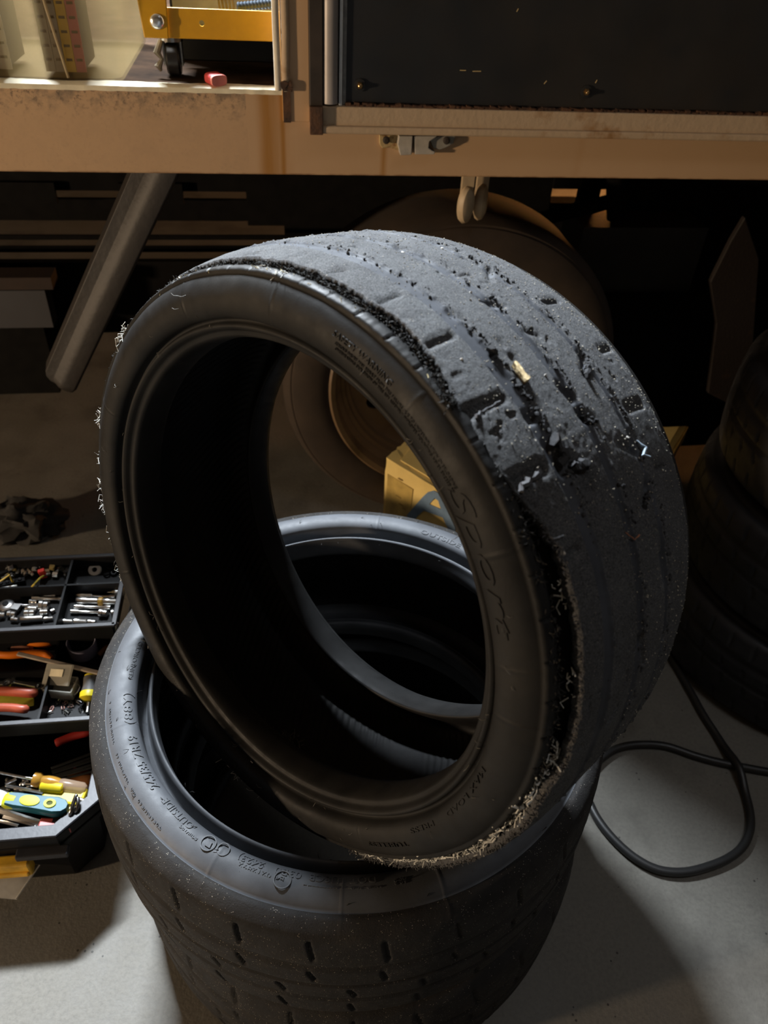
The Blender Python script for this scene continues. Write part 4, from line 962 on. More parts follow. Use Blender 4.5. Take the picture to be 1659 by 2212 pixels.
#@@HOSE
# ------------------------------------------------------------------ air hose on the floor
hp_ = [(1380, 1330), (1425, 1385), (1462, 1442), (1495, 1500), (1520, 1545), (1552, 1595), (1590, 1665), (1612, 1720), (1622, 1775), (1610, 1820), (1580, 1850), (1530, 1872), (1475, 1884), (1420, 1878), (1370, 1852), (1325, 1812), (1292, 1770), (1272, 1730), (1262, 1698), (1275, 1668), (1298, 1640), (1335, 1616), (1385, 1608), (1440, 1612), (1500, 1632), (1560, 1648), (1659, 1667), (1800, 1690)]
Q = [at_z(x, y, .008) for x, y in hp_]; QQ = []
for i in range(len(Q)-1):
    p0, p1, p2, p3 = Q[max(i-1, 0)], Q[i], Q[i+1], Q[min(i+2, len(Q)-1)]
    for t in np.linspace(0, 1, 8, endpoint=False):
        v = .5*((2*p1)+(-p0+p2)*t+(2*p0-5*p1+4*p2-p3)*t*t+(-p0+3*p1-3*p2+p3)*t**3); s_ = i+t
        lift_ = .0145*math.exp(-((s_-22.3)/.5)**2)*0+ (.0145*math.exp(-((s_-6.0)/.55)**2))
        QQ.append((v[0], v[1], .008+lift_))
b_ = MB(); b_.tube(QQ, .0075, 12); tag(b_.build('air_hose', M('black_hose', (.014, .014, .014), .45), None, smooth=True), 'black rubber air hose looped on the concrete floor right of the tyres', 'hose')
#@@BAG
bg = MB(); bmesh.ops.create_icosphere(bg.b, subdivisions=4, radius=1.)
import mathutils.noise as mn
for v in bg.b.verts:
    f_ = 1+.45*mn.fractal(v.co*2.2, 1., 2., 4); v.co = Vector((v.co.x*.085*f_, v.co.y*.06*f_, max(v.co.z*.05*f_, -.028)))
pb = at_z(55, 1125, .03); bo_ = bg.build('rag', M('black_cloth', (.010, .009, .008), .9), None, smooth=True); bo_.location = (pb[0], pb[1], .029); tag(bo_, 'crumpled black rag on the floor under the truck, beyond the toolbox', 'rag')
pa = [at_z(x, y, .006) for x, y in ((38, 1150), (70, 1143), (105, 1146), (112, 1150), (95, 1165), (75, 1170), (60, 1160), (52, 1152))]
b_ = MB(); b_.tube([tuple(v) for v in pa]+[tuple(pa[0])], .0012, 6); tag(b_.build('wire_loop', M('dull_brass_wire', (.12, .09, .06), .5, .3), None, smooth=True), 'thin loop of wire on the floor by the black rag', 'wire')
#@@TOOLBOX
# ------------------------------------------------------------------ toolbox with cantilever trays, and the tools in it
TBR = rd(9); tex = np.array([math.cos(TBR), math.sin(TBR), 0]); tey = np.array([-math.sin(TBR), math.cos(TBR), 0])
TB0 = np.array([-.425, .60, 0])          # toolbox frame origin (right end, floor)
def tbl(P): P = np.array(P)-TB0; return Vector((float(P@tex), float(P@tey), float(P[2])))
def tbp(px, py, z): return tbl(at_z(px, py, z))
toolbox = empty('toolbox', tuple(TB0), TBR, 'open black plastic cantilever toolbox full of hand tools, left of the tyre stack', 'toolbox')
plm = M('black_plastic', (.007, .007, .0075), .5, 0, .2, 30, .1, 200, spec=.15); rim_m = M('grey_plastic', (.028, .028, .032), .42, 0, .15, 20, .15, 150, spec=.3); steelm = M('dull_steel', (.42, .40, .37), .35, .9, .15, 50)  # rims and small fittings use a greyer plastic than the trays
def tray(fr, depth, z, h, walls_y, walls_x, name):
    e = bpy.data.objects.new(name, None); C.objects.link(e); e.parent = toolbox
    x1, y0 = fr.x, fr.y; x0 = x1-.50; y1 = y0+depth; t = .0035
    b_ = MB(); b_.box(((x0+x1)/2, (y0+y1)/2, z-h+.002), (x1-x0, depth, .004))
    for y in (y0, y1): b_.box(((x0+x1)/2, y, z-h/2), (x1-x0, t, h), None)
    for x in (x0, x1): b_.box((x, (y0+y1)/2, z-h/2), (t, depth, h))
    b_.build('tray_body', plm, e, bevel=.001)
    b_ = MB()
    for y, s_ in ((y0, -1), (y1, 1)): b_.box(((x0+x1)/2, y+s_*.003, z), (x1-x0+.010, .008, .004))
    for x, s_ in ((x0, -1), (x1, 1)): b_.box((x+s_*.003, (y0+y1)/2, z), (.008, depth+.010, .004))
    b_.build('tray_rim', rim_m, e, bevel=.001)
    for yf, xa, xb in walls_y: b_ = MB(); b_.box((x1-(xa+xb)/2, y0+yf*depth, z-h/2-.001), (xb-xa, t, h-.003)); b_.build('divider', plm, e)
    for xf, ya, yb in walls_x: b_ = MB(); b_.box((x1-xf, y0+(ya+yb)/2*depth, z-h/2-.001), (t, (yb-ya)*depth, h-.003)); b_.build('divider', plm, e)
    return e
f1 = tbp(242, 1346, .33); f2 = tbp(208, 1547, .25); xd1 = f1.x-tbp(118, 1344, .33).x; xd2 = f2.x-tbp(83, 1545, .25).x
tray(f1, .158, .33, .034, [(.60, 0, .5)], [(xd1, 0, 1)], 'upper_tray'); tray(f2, .165, .25, .036, [(.60, 0, .5)], [(xd2, 0, 1)], 'middle_tray')
# base
bz = .17; xr_, yf_ = .012, -.052; ch_ = .050; yb_ = .30; xl = -.52
def base_poly(g, c=ch_): return [(xl, yf_-g), (xr_-c+g*.4, yf_-g), (xr_+g, yf_+c-g*.4), (xr_+g, yb_+g), (xl, yb_+g)]
b_ = MB(); lo_ = []
for z, g in ((0, -.02), (.012, -.016), (bz-.045, -.004), (bz-.040, .004), (bz-.028, .004), (bz-.026, 0.), (bz-.022, 0.), (bz-.020, .006), (bz, .006), (bz+.001, .004), (bz+.001, -.014), (bz-.006, -.016), (.012, -.022)):
    lo_.append([b_.b.verts.new((x, y, z)) for x, y in base_poly(g)])
for p, q in zip(lo_, lo_[1:]):
    for i in range(5): b_.b.faces.new((p[i], p[(i+1) % 5], q[(i+1) % 5], q[i]))
b_.b.faces.new(lo_[0][::-1]); b_.b.faces.new(lo_[-1]); b_.build('case_base', plm, toolbox, bevel=.001)
b_ = MB(); lo_ = [[b_.b.verts.new((x, y, z)) for x, y in base_poly(g)] for z, g in ((bz+.0012, .0055), (bz+.003, .004), (bz+.003, -.013), (bz+.0012, -.0145))]
for p, q in zip(lo_, lo_[1:]+lo_[:1]):
    for i in range(5): b_.b.faces.new((p[i], p[(i+1) % 5], q[(i+1) % 5], q[i]))
b_.build('case_rim', rim_m, toolbox)
ft = tbp(100, 1835, bz-.034); b_ = MB(); b_.box((ft.x-.004, yf_-.010, bz-.034), (.075, .016, .012)); b_.build('latch_hinge', rim_m, toolbox, bevel=.002)
lt = tbp(40, 1845, .115); b_ = MB(); b_.box((lt.x-.02, yf_-.014, .112), (.085, .018, .034)); b_.box((lt.x-.02, yf_-.024, .104), (.080, .006, .010)); b_.build('yellow_latch', M('latch_yellow', (.62, .34, .02), .45, 0, .3, 30), toolbox, bevel=.004)
for (a, za, c, zc_) in (((252, 1345), .325, (240, 1432), .235), ((286, 1300), .325, (262, 1395), .240)):
    p, q = tbp(*a, za), tbp(*c, zc_); b_ = MB(); b_.tube([p, q], .0028, 6); b_.build('link_arm', steelm, toolbox)
p, q = tbp(212, 1560, .235), tbp(205, 1650, .165); b_ = MB(); b_.tube([p, q], .0028, 6); b_.build('link_arm', steelm, toolbox)
TW = Matrix.Translation(tuple(TB0))@Matrix.Rotation(TBR, 4, 'Z')
def tool(name, p, q, label, cat, group=None):      # empty at p with local x towards q, both in toolbox coordinates
    p, q = Vector(p), Vector(q); P, Q = TW@p, TW@q; d = (Q-P); e = bpy.data.objects.new(name, None); C.objects.link(e); e.empty_display_size = .01
    x = d.normalized(); z = Vector((0, 0, 1)); z = (z-x*z.dot(x)).normalized(); y = z.cross(x)
    mm = Matrix((x, y, z)).transposed().to_4x4(); mm.translation = P; e.matrix_world = mm; tag(e, label, cat, group); return e, d.length
RX = Matrix.Rotation(PI/2, 4, 'Y')
chm = chrome(); satin = chrome('satin_chrome', (.62, .62, .62), .28)
def lathe_tool(name, p, q, prof, mat, label, cat, group=None, seg=16, part='body', extra=()):
    e, L = tool(name, p, q, label, cat, group)
    b_ = MB(); b_.lathe([(r, z*L) for r, z in prof], seg, RX); b_.build(part, mat, e, smooth=True)
    for (pn, pr, mt) in extra: b_ = MB(); b_.lathe([(r, z*L) for r, z in pr], seg, RX); b_.build(pn, mt, e, smooth=True)
    return e
zt = .312; black_in = M('socket_bore', (.01, .01, .01), .8)
sock = [((80, 1277), (99, 1277), .0046), ((100, 1276), (122, 1277), .0052), ((85, 1285), (121, 1286), .0042), ((64, 1300), (80, 1301), .0045), ((86, 1308), (106, 1309), .0085), ((53, 1325), (75, 1324), .0055), ((87, 1324), (104, 1322), .0052),
        ((17, 1327), (34, 1328), .0055), ((0, 1330), (11, 1330), .0055), ((44, 1339), (93, 1336), .0055), ((95, 1338), (115, 1336), .0040), ((25, 1338), (40, 1340), .0045), ((56, 1315), (80, 1316), .0045),
        ((165, 1298), (212, 1299), .0058), ((222, 1300), (256, 1301), .0058), ((215, 1324), (232, 1326), .0065), ((130, 1343), (158, 1344), .0050), ((160, 1344), (188, 1345), .0060), ((190, 1344), (207, 1345), .0045), ((165, 1287), (200, 1287), .005), ((240, 1325), (252, 1322), .005), ((110, 1322), (118, 1318), .004)]
def px_name(x, y): return 'left' if x < 125 else 'right'
for i, ((x0_, y0_), (x1_, y1_), r) in enumerate(sock):
    r *= 1.2
    same_ = sorted((q_[0][0] for q_ in sock if px_name(*q_[0]) == px_name(x0_, y0_))); nth = ('first', 'second', 'third', 'fourth', 'fifth', 'sixth', 'seventh', 'eighth', 'ninth', 'tenth', 'eleventh', 'twelfth', 'thirteenth', 'fourteenth')[same_.index(x0_)]
    e = lathe_tool('socket', tbp(x0_, y0_, .298+r), tbp(x1_, y1_, .298+r), [(r*.5, .0), (r*.85, .0), (r, .06), (r, .45), (r*.86, .52), (r*.86, .95), (r*.75, 1.)], chm, 'small chrome socket, %s from the left in the upper tray front %s compartment' % (nth, px_name(x0_, y0_)), 'socket', 'chrome sockets in the upper tray, %s compartment' % px_name(x0_, y0_), 14)
ext = [((69, 1292), (138, 1295), .0046, 'longest chrome extension bar in the left compartment of the upper tray'), ((35, 1308), (86, 1308), .0036, 'chrome bar ending at a fat bright socket, upper tray left compartment'),
       ((158, 1276), (262, 1278), .0052, 'chrome extension bar with square end reaching past the upper tray right edge'), ((166, 1264), (242, 1268), .0040, 'rearmost dull chrome bar in the upper tray right compartment'),
       ((171, 1287), (250, 1289), .0038, 'thin chrome bar just below the square-ended bar in the upper tray'), ((160, 1311), (240, 1313), .0044, 'grey steel bar under the amber-ringed bar in the upper tray'),
       ((152, 1321), (225, 1324), .0042, 'steel bar in front of the sockets in the upper tray right compartment')]
for p, q, r, lb in ext:
    lathe_tool('extension_bar', tbp(*p, .300+r), tbp(*q, .300+r), [(r*.6, 0), (r, .02), (r, .22), (r*.72, .26), (r*.72, .8), (r, .84), (r, .98), (r*.6, 1.)], chm if r > .0041 else satin, lb, 'tool bar')
p, q = tbp(250, 1277, .310), tbp(268, 1278, .310); e, L = tool('square_drive', p, q, 'bright square chrome drive end at the right edge of the upper tray', 'socket'); b_ = MB(); b_.box((L/2, 0, 0), (L, .015, .013)); b_.build('drive_body', chm, e, bevel=.002)
p, q = tbp(213, 1300, .306), tbp(223, 1300, .306); lathe_tool('amber_ring', p, q, [(.0066, 0), (.0078, .1), (.0078, .9), (.0066, 1)], M('amber_plastic', (.50, .27, .04), .3), 'amber plastic ring around the chrome bar in the upper tray', 'ring')
# ratchet, copper bar, washer, jars, wires
e, L = tool('ratchet', tbp(14, 1309, .306), tbp(36, 1313, .306), 'grey ratchet head at the frame edge in the upper tray', 'ratchet'); b_ = MB(); b_.lathe([(.011, -.004), (.013, -.002), (.013, .003), (.010, .005)], 20); b_.box((L*.7, 0, 0), (L*1.2, .012, .007)); b_.build('ratchet_head', satin, e, smooth=True); b_ = MB(); b_.lathe([(.005, .004), (.005, .0065), (.003, .007)], 14); b_.build('drive_button', plm, e)
lathe_tool('copper_rod', tbp(0, 1281, .312), tbp(36, 1275, .312), [(.0042, 0), (.0048, .1), (.0048, .95), (.003, 1)], M('orange_copper', (.62, .28, .14), .35, .6), 'orange copper rod at the frame edge in the upper tray', 'rod')
lathe_tool('steel_rod', tbp(0, 1272, .318), tbp(38, 1266, .318), [(.0025, 0), (.003, .1), (.003, .95), (.002, 1)], satin, 'thin steel rod above the orange copper rod, upper tray', 'rod')
wp = tbp(205, 1231, .304); e, L = tool('washer', wp, wp+Vector((.02, 0, 0)), 'pale round washer alone in the back right compartment of the upper tray', 'washer'); b_ = MB(); b_.lathe([(.0045, -.003), (.0105, -.003), (.0118, 0), (.0105, .003), (.0045, .003)], 28, Matrix.Rotation(rd(35), 4, 'X'), closed=True); b_.build('washer_ring', M('chalky_metal', (.60, .58, .54), .5, .1), e, smooth=True)
for (x, y) in ((238, 1226), (246, 1238), (231, 1240), (226, 1222), (251, 1222)):
    pp_ = tbp(x, y, .303); e, L = tool('rubber_grommet', pp_, pp_+Vector((.01, .004, 0)), 'black rubber grommet in the back right compartment beside the washer', 'grommet', 'black grommets by the washer'); b_ = MB(); b_.lathe([(.003, -.003), (.006, -.003), (.0065, .0), (.005, .003), (.003, .003)], 12, Matrix.Rotation(random.uniform(-1, 1), 4, 'X'), closed=True); b_.build('grommet_ring', plm, e)
rc = tbp(92, 1239, .312); e, L = tool('wire_connector', rc, rc+Vector((.01, .003, 0)), 'red plastic wire connector with yellow lead in the small parts compartment', 'connector'); b_ = MB(); b_.box((0, 0, 0), (.011, .008, .018), Matrix.Rotation(-.1, 3, 'Y')); b_.build('connector_body', M('red_plastic', (.62, .04, .03), .4), e, bevel=.001)
yw = M('yellow_wire', (.45, .34, .04), .5)
P = [Vector(tbp(*q_, z_)) for q_, z_ in (((95, 1243), .310), ((86, 1249), .333), ((74, 1262), .336), ((66, 1270), .322), ((56, 1273), .308))]; inv = e.matrix_world.inverted()@TW; b_ = MB(); b_.tube([inv@v for v in P], .0017, 6); b_.build('lead_wire', yw, e, smooth=True)
P = [TW@Vector(tbp(*q_, z_)) for q_, z_ in (((-10, 1262), .318), ((6, 1252), .330), ((20, 1242), .338), ((26, 1254), .322), ((30, 1260), .308))]; b_ = MB(); b_.tube(P, .0017, 6); tag(b_.build('yellow_wire', yw, None, smooth=True), 'bent yellow wire arching at the left frame edge over the upper tray', 'wire')
tb2 = tbp(18, 1263, .308); e, L = tool('terminal_block', tb2, tb2+Vector((.03, .008, 0)), 'black terminal strip behind the copper rod in the upper tray', 'terminal strip'); b_ = MB(); b_.box((0, 0, 0), (.055, .010, .012)); b_.build('strip_body', plm, e)
for i in range(5): b_ = MB(); b_.lathe([(.003, 0), (.0034, .002), (.002, .003)], 8, Matrix.Translation((-.02+.01*i, 0, .006))); b_.build('strip_screw', rim_m, e)
# pile of small parts, back left compartment
mats_ = [chm, satin, steelm, M('brass_bits', (.50, .38, .15), .4, .6), M('bone_plastic', (.45, .40, .30), .6), plm, M('oily_steel', (.12, .115, .10), .4, .7)]
for i in range(64):
    x, y = random.uniform(-6, 160), random.uniform(1216, 1247); 
    if abs(x-92) < 9 and abs(y-1240) < 9: continue
    p = tbp(x, y, .303+.002*(i % 5)); a = random.uniform(0, 2*PI); L_ = random.uniform(.007, .019); q = p+Vector((math.cos(a)*L_, math.sin(a)*L_, random.uniform(-.001, .003))); r = random.uniform(.0018, .0042); kd = i % 3
    pr = [[(r*.5, 0), (r*1.9, .02), (r*1.9, .22), (r, .26), (r, .95), (r*.5, 1)], [(r*1.3, 0), (r*1.5, .05), (r*1.5, .95), (r*1.2, 1)], [(r, 0), (r, .3), (r*1.6, .35), (r*1.6, .6), (r, .65), (r, 1)]][kd]
    lathe_tool(['bolt', 'spacer', 'fitting'][kd], p, q, pr, random.choice(mats_), ['loose bolt', 'short metal spacer', 'stepped metal fitting'][kd]+' in the jumble of small parts, back left of the upper tray', ['bolt', 'spacer', 'fitting'][kd], ['loose bolts', 'spacers', 'fittings'][kd]+' in the small parts compartment', 8)
sp_ = tbp(25, 1228, .312); b_ = MB(); b_.tube([TW@(sp_+Vector((.0045*math.cos(t*2.2), .0045*math.sin(t*2.2), .0007*t-.008+0))) for t in np.linspace(0, 26, 150)], .0008, 5); tag(b_.build('spring', satin, None, smooth=True), 'upright coil spring among small parts at the left of the upper tray', 'spring')
# middle tray, back compartment
om = M('orange_handle', (.70, .17, .01), .35, 0, .12, 20)
def bent(name, pts, r, mat, label, cat, part='handle', z=None, group=None, n=10):
    P = [TW@Vector(tbp(x, y, z_)) for x, y, z_ in pts]; k_ = len(P); e = bpy.data.objects.new(name, None); C.objects.link(e); e.location = P[0]; tag(e, label, cat, group)
    P = [p_-P[0] for p_ in P]; Q_ = []
    for i in range(k_-1):
        a, b2, c, d_ = P[max(i-1, 0)], P[i], P[i+1], P[min(i+2, k_-1)]
        for t in np.linspace(0, 1, 6, endpoint=False): Q_.append(.5*((2*b2)+(-a+c)*t+(2*a-5*b2+4*c-d_)*t*t+(-a+3*b2-3*c+d_)*t**3))
    Q_.append(P[-1]); m_ = len(Q_); rr_ = [r*(.55+.45*min(1, math.sin(PI*min(1, (i+1.2)/m_))*2.2)) for i in range(m_)]
    b_ = MB(); b_.tube(Q_, rr_, n); b_.build(part, mat, e, smooth=True); return e
bent('pliers', [(-20, 1374, .236), (20, 1380, .238), (60, 1384, .238), (100, 1386, .236), (126, 1376, .236)], .0105, om, 'fat orange plier handle behind, in the middle tray', 'pliers')
bent('pliers', [(-20, 1412, .236), (20, 1415, .238), (60, 1412, .238), (95, 1413, .236), (112, 1421, .234)], .0068, om, 'slimmer orange plier handle in front, middle tray under the stick', 'pliers')
bent('pink_handle', [(25, 1402, .232), (50, 1400, .234), (72, 1402, .232)], .005, M('dusty_pink', (.36, .15, .09), .5), 'dusty pink handle between the two orange plier handles', 'handle')
jp = tbp(180, 1402, .225); je, _ = tool('jar', jp, jp+Vector((.03, 0, 0)), 'open dark round jar with pale lilac side in the middle tray', 'jar'); b_ = MB(); b_.lathe([(.020, -.009), (.0235, -.007), (.0245, .020), (.0235, .0215), (.0222, .020), (.0215, -.005)], 32, cap=False); b_.build('jar_wall', M('lilac_plastic', (.26, .25, .34), .4), je, smooth=True); b_ = MB(); b_.lathe([(.0214, -.006), (.0216, -.0045)], 28); b_.build('jar_bottom', plm, je)
bent('copper_offcut', [(214, 1415, .226), (226, 1402, .230), (236, 1395, .232)], .0045, M('rust_brown', (.24, .11, .04), .6), 'rusty brown offcut beside the round jar', 'scrap')
p, q = tbp(38, 1412, .256), tbp(232, 1458, .256); e, L = tool('wooden_stick', p, q, 'flat grey wooden stick laid across the middle tray dividers', 'stick'); b_ = MB(); b_.box((L/2, 0, 0), (L, .0075, .004)); b_.build('stick', M('grey_wood', (.34, .28, .22), .7, 0, .2, 50), e, bevel=.0012)
# middle tray, front compartment
def spanner(p, q, r, lab, mat=satin):
    e, L = tool('spanner', p, q, lab, 'spanner'); b_ = MB(); b_.box((L*.5, 0, 0), (L*.8, r*1.3, r*.7)); b_.build('shank', mat, e, bevel=.001)
    b_ = MB(); b_.lathe([(r*.75, -r*.5), (r*1.35, -r*.5), (r*1.5, 0), (r*1.35, r*.5), (r*.75, r*.5)], 18, Matrix.Translation((L*.93, 0, 0)), closed=True); b_.build('ring_end', mat, e, smooth=True)
    a = [(math.cos(t)*r*1.6, math.sin(t)*r*1.6) for t in np.linspace(rd(215), rd(505), 14)]+[(r*.2, r*.75), (r*.2-0.001, -r*.75)][::1]
    b_ = MB(); b_.prism([(x+L*.06, y) for x, y in a], -r*.45, r*.45); b_.build('open_end', mat, e); return e
spanner(tbp(-30, 1463, .226), tbp(85, 1459, .228), .0052, 'straight steel spanner at the back of the front left compartment, middle tray'); spanner(tbp(18, 1470, .232), tbp(90, 1484, .230), .0050, 'bright slanted spanner above the red handles, middle tray', chm); spanner(tbp(-30, 1478, .236), tbp(20, 1476, .236), .0055, 'short spanner end at the frame edge, middle tray')
bent('snips', [(-20, 1492, .236), (30, 1494, .238), (65, 1497, .238), (80, 1494, .234)], .0080, M('salmon_red', (.42, .085, .045), .4), 'salmon red plier handle, rear one of two, middle tray', 'pliers'); bent('snips', [(-20, 1528, .234), (25, 1529, .236), (50, 1532, .236), (59, 1531, .232)], .0070, MATS['salmon_red'], 'salmon red plier handle, front one of two, middle tray', 'pliers')
p = tbp(35, 1515, .219); e, _ = tool('sticky_note', p, p+Vector((.03, .005, 0)), 'yellow-green plastic sheet under the salmon red handles', 'sheet'); b_ = MB(); b_.box((-.02, 0, 0), (.095, .030, .0035), Matrix.Rotation(.12, 3, 'X')); b_.build('sheet', M('lime_plastic', (.52, .52, .05), .5), e, bevel=.001)
# clear box with open lid
cbm = clear_plastic('clear_tinted_plastic', (.58, .56, .48), .62); p = tbp(134, 1487, .2285); e, _ = tool('small_case', p, p+Vector((.03, -.006, 0)), 'small clear plastic case with its lid open, in the middle tray', 'case')
b_ = MB(); w_, d_, h_ = .046, .030, .020
for c_, s_ in (((0, 0, -.006), (w_, d_, .002)), ((0, -d_/2, .003), (w_, .0018, h_)), ((0, d_/2, .003), (w_, .0018, h_)), ((-w_/2, 0, .003), (.0018, d_, h_)), ((w_/2, 0, .003), (.0018, d_, h_))): b_.box(c_, s_)
b_.build('case_tray', cbm, e); b_ = MB(); rt_ = Matrix.Rotation(rd(28), 3, 'X')@Matrix.Rotation(rd(-14), 3, 'Y'); b_.box((-.006, .010, .022), (w_*1.08, d_*1.15, .004), rt_); b_.build('case_lid', cbm, e, bevel=.001)
b_ = MB(); b_.box((-.008, .011, .0255), (.024, .012, .0006), rt_); b_.build('case_label', M('cream_label', (.75, .68, .48), .6), e)
# stubby screwdriver yellow / grey
p, q = tbp(199, 1457, .246), tbp(188, 1543, .224); gy, ye = M('grey_grip', (.085, .085, .085), .5), M('lemon_plastic', (.58, .48, .015), .4)
e = lathe_tool('screwdriver', p, q, [(.0115, .06), (.0128, .10), (.0118, .30), (.0135, .44)], gy, 'stubby screwdriver with grey and yellow grip at the right of the middle tray', 'screwdriver', part='grip', seg=20,
    extra=(('end_cap', [(.004, .0), (.010, .005), (.0118, .035), (.0118, .062)], ye), ('collar', [(.0135, .44), (.0150, .47), (.0150, .60), (.0085, .68), (.004, .69)], ye), ('blade', [(.0030, .68), (.0030, .92), (.0045, .96), (.002, 1.)], chm)))
bent('hook_pin', [(158, 1474, .232), (172, 1482, .232), (168, 1494, .230), (160, 1502, .228)], .0016, satin, 'bent white wire hook beside the stubby screwdriver', 'hook', 'pin')
for i in range(34):
    x, y = random.uniform(100, 182), random.uniform(1506, 1541)
    if x > 172 and y < 1520: continue
    p = tbp(x, y, .2185+.001*(i % 3)); a = random.uniform(0, 2*PI); e, _ = tool('clip', p, p+Vector((math.cos(a), math.sin(a), 0))*.01, 'tiny metal or dark clip on the grey floor of the middle tray, front right', 'clip', 'loose clips in the front right compartment')
    b_ = MB(); b_.tube([(-.004, -.002, 0), (.003, -.002, .0005), (.0045, 0, .0005), (.003, .002, .001), (-.003, .002, .0005)], .0009, 5); b_.build('clip_wire', [plm, plm, satin, mats_[6], M('pinkish_clip', (.5, .25, .2), .4)][i % 5], e)
# base compartment
zb_ = .155
am = M('amber_acetate', (.34, .17, .025), .22, 0, .25, 30); cl = clear_plastic('clear_acetate', (.50, .36, .26), .75, .2)
p, q = tbp(72, 1683, .172), tbp(186, 1706, .164); e = lathe_tool('screwdriver', p, q, [(.006, 0), (.0118, .02), (.0118, .12), (.0085, .17), (.0105, .28), (.0105, .38), (.0088, .50)], am, 'translucent amber screwdriver lying across the toolbox base', 'screwdriver', part='handle', seg=12, extra=(('clear_grip', [(.0088, .50), (.0100, .56), (.0100, .94), (.006, 1.)], cl),))
L = (TW@Vector(q)-TW@Vector(p)).length; b_ = MB(); b_.lathe([(.0026, -1.0*L), (.0026, 0)], 10, RX); b_.build('shaft', satin, e, smooth=True)
e2 = bent('rubber_mallet', [(150, 1680, .150), (175, 1683, .152), (200, 1690, .150)], .010, M('tan_orange', (.50, .18, .04), .5), 'tan orange handle peeking behind the amber screwdriver', 'handle')
e2 = bent('red_handle', [(120, 1606, .142), (160, 1590, .145), (200, 1580, .15)], .007, M('deep_red', (.30, .02, .015), .4), 'dark red handle in the shade at the back of the toolbox base', 'handle')
e2 = bent('red_handle', [(158, 1668, .142), (180, 1672, .143), (198, 1678, .142)], .008, MATS['deep_red'], 'dark red block end right of the ribbed file', 'handle')
p, q = tbp(112, 1672, .170), tbp(200, 1650, .160); e, L = tool('feeler_gauge', p, q, 'fan of thin dark steel blades behind the amber screwdriver', 'gauge')
for i in range(6): b_ = MB(); b_.box((L/2, -.014+.0056*i, .0015*(i % 2)), (L, .0042, .0012), Matrix.Rotation(.03*i, 3, 'Z')); b_.build('blade', mats_[6], e, bevel=.0004)
ym = M('bright_yellow_plastic', (.56, .42, .008), .45)
p = tbp(140, 1722, .158); e, _ = tool('tape_measure', p, p+Vector((.03, -.006, 0)), 'bright yellow plastic tool body behind the teal scraper handle', 'tool'); b_ = MB(); b_.box((0, 0, 0), (.066, .030, .018)); b_.build('body', ym, e, bevel=.004)
b_ = MB(); b_.lathe([(.007, -.018), (.0085, -.016), (.0085, .016), (.006, .018)], 16, Matrix.Translation((-.020, .008, .011))@RX); b_.build('roller', ym, e, smooth=True)
p = tbp(158, 1762, .150); e, _ = tool('yellow_block', p, p+Vector((.02, .02, 0)), 'yellow plastic block in the front right corner of the toolbox base', 'tool'); b_ = MB(); b_.box((0, -.002, 0), (.040, .028, .018)); b_.build('body', ym, e, bevel=.005); b_ = MB(); b_.box((.006, .006, .010), (.012, .006, .004)); b_.build('slider', M('pale_yellow', (.8, .75, .35), .4), e, bevel=.001)
p = tbp(172, 1728, .168); lathe_tool('steel_pin', p, tbp(181, 1731, .168), [(.004, 0), (.0045, .2), (.004, 1)], chm, 'short bright pin on the yellow block', 'pin')
# teal scraper
p, q = tbp(12, 1728, .178), tbp(148, 1747, .174); teal = M('teal_plastic', (.008, .085, .12), .45, 0, .08, 20, spec=.3); lime = M('lime_grip', (.36, .42, .01), .5, spec=.3)
e, L = tool('paint_scraper', p, q, 'paint scraper with teal and lime handle lying in the toolbox base', 'scraper')
ol = [(.04, .0105), (.18, .0120), (.40, .0120), (.62, .0128), (.80, .0140), (.93, .0110), (.99, .004)]
pl_ = [(x*L, y) for x, y in ol]+[(x*L, -y*1.02) for x, y in ol[::-1]]
b_ = MB(); lay = []
for z, sc_ in ((-.0085, .80), (-.006, .95), (0, 1.), (.006, .95), (.0085, .80)): lay.append([b_.b.verts.new((L*.5+(x-L*.5)*(.97+.03*sc_), y*sc_, z)) for x, y in pl_])
for a, c in zip(lay, lay[1:]):
    for i in range(len(a)): b_.b.faces.new((a[i], a[(i+1) % len(a)], c[(i+1) % len(a)], c[i]))
b_.b.faces.new(lay[0][::-1]); b_.b.faces.new(lay[-1]); b_.build('handle', teal, e, smooth=True)
b_ = MB(); b_.lathe([(.010, -.002), (.0126, .004), (.0120, .016), (.0105, .017)], 20, RX@Matrix.Diagonal((.75, 1.02, 1, 1))); b_.build('handle_collar', lime, e, smooth=True)
b_ = MB(); b_.lathe([(.0105, 0), (.0105, .001), (.008, .0014)], 28, Matrix.Translation((L*.40, .0, .0088))@Matrix.Diagonal((1.45, .80, 1, 1))); b_.build('grip_inlay', lime, e, smooth=True)
b_ = MB(); b_.lathe([(.0044, -.0002), (.0044, .0016), (.0082, .0016), (.0086, 0)], 28, Matrix.Translation((L*.72, 0, .0086))@Matrix.Diagonal((1.1, .85, 1, 1)), closed=True); b_.build('hanging_eyelet', lime, e, smooth=True)
b_ = MB(); b_.lathe([(.0001, .0), (.0045, .0002)], 20, Matrix.Translation((L*.72, 0, .0088)), cap=False); b_.build('eyelet_shade', M('olive_shadow', (.05, .055, .005), .8), e)  # flat dark disc painted as shadow in the eyelet, no opening cut
b_ = MB(); b_.prism([(.002, .008), (.002, -.008), (-.03, -.014), (-.06, -.016), (-.06, .016), (-.03, .014)], -.0008, .0008); b_.build('blade', satin, e)
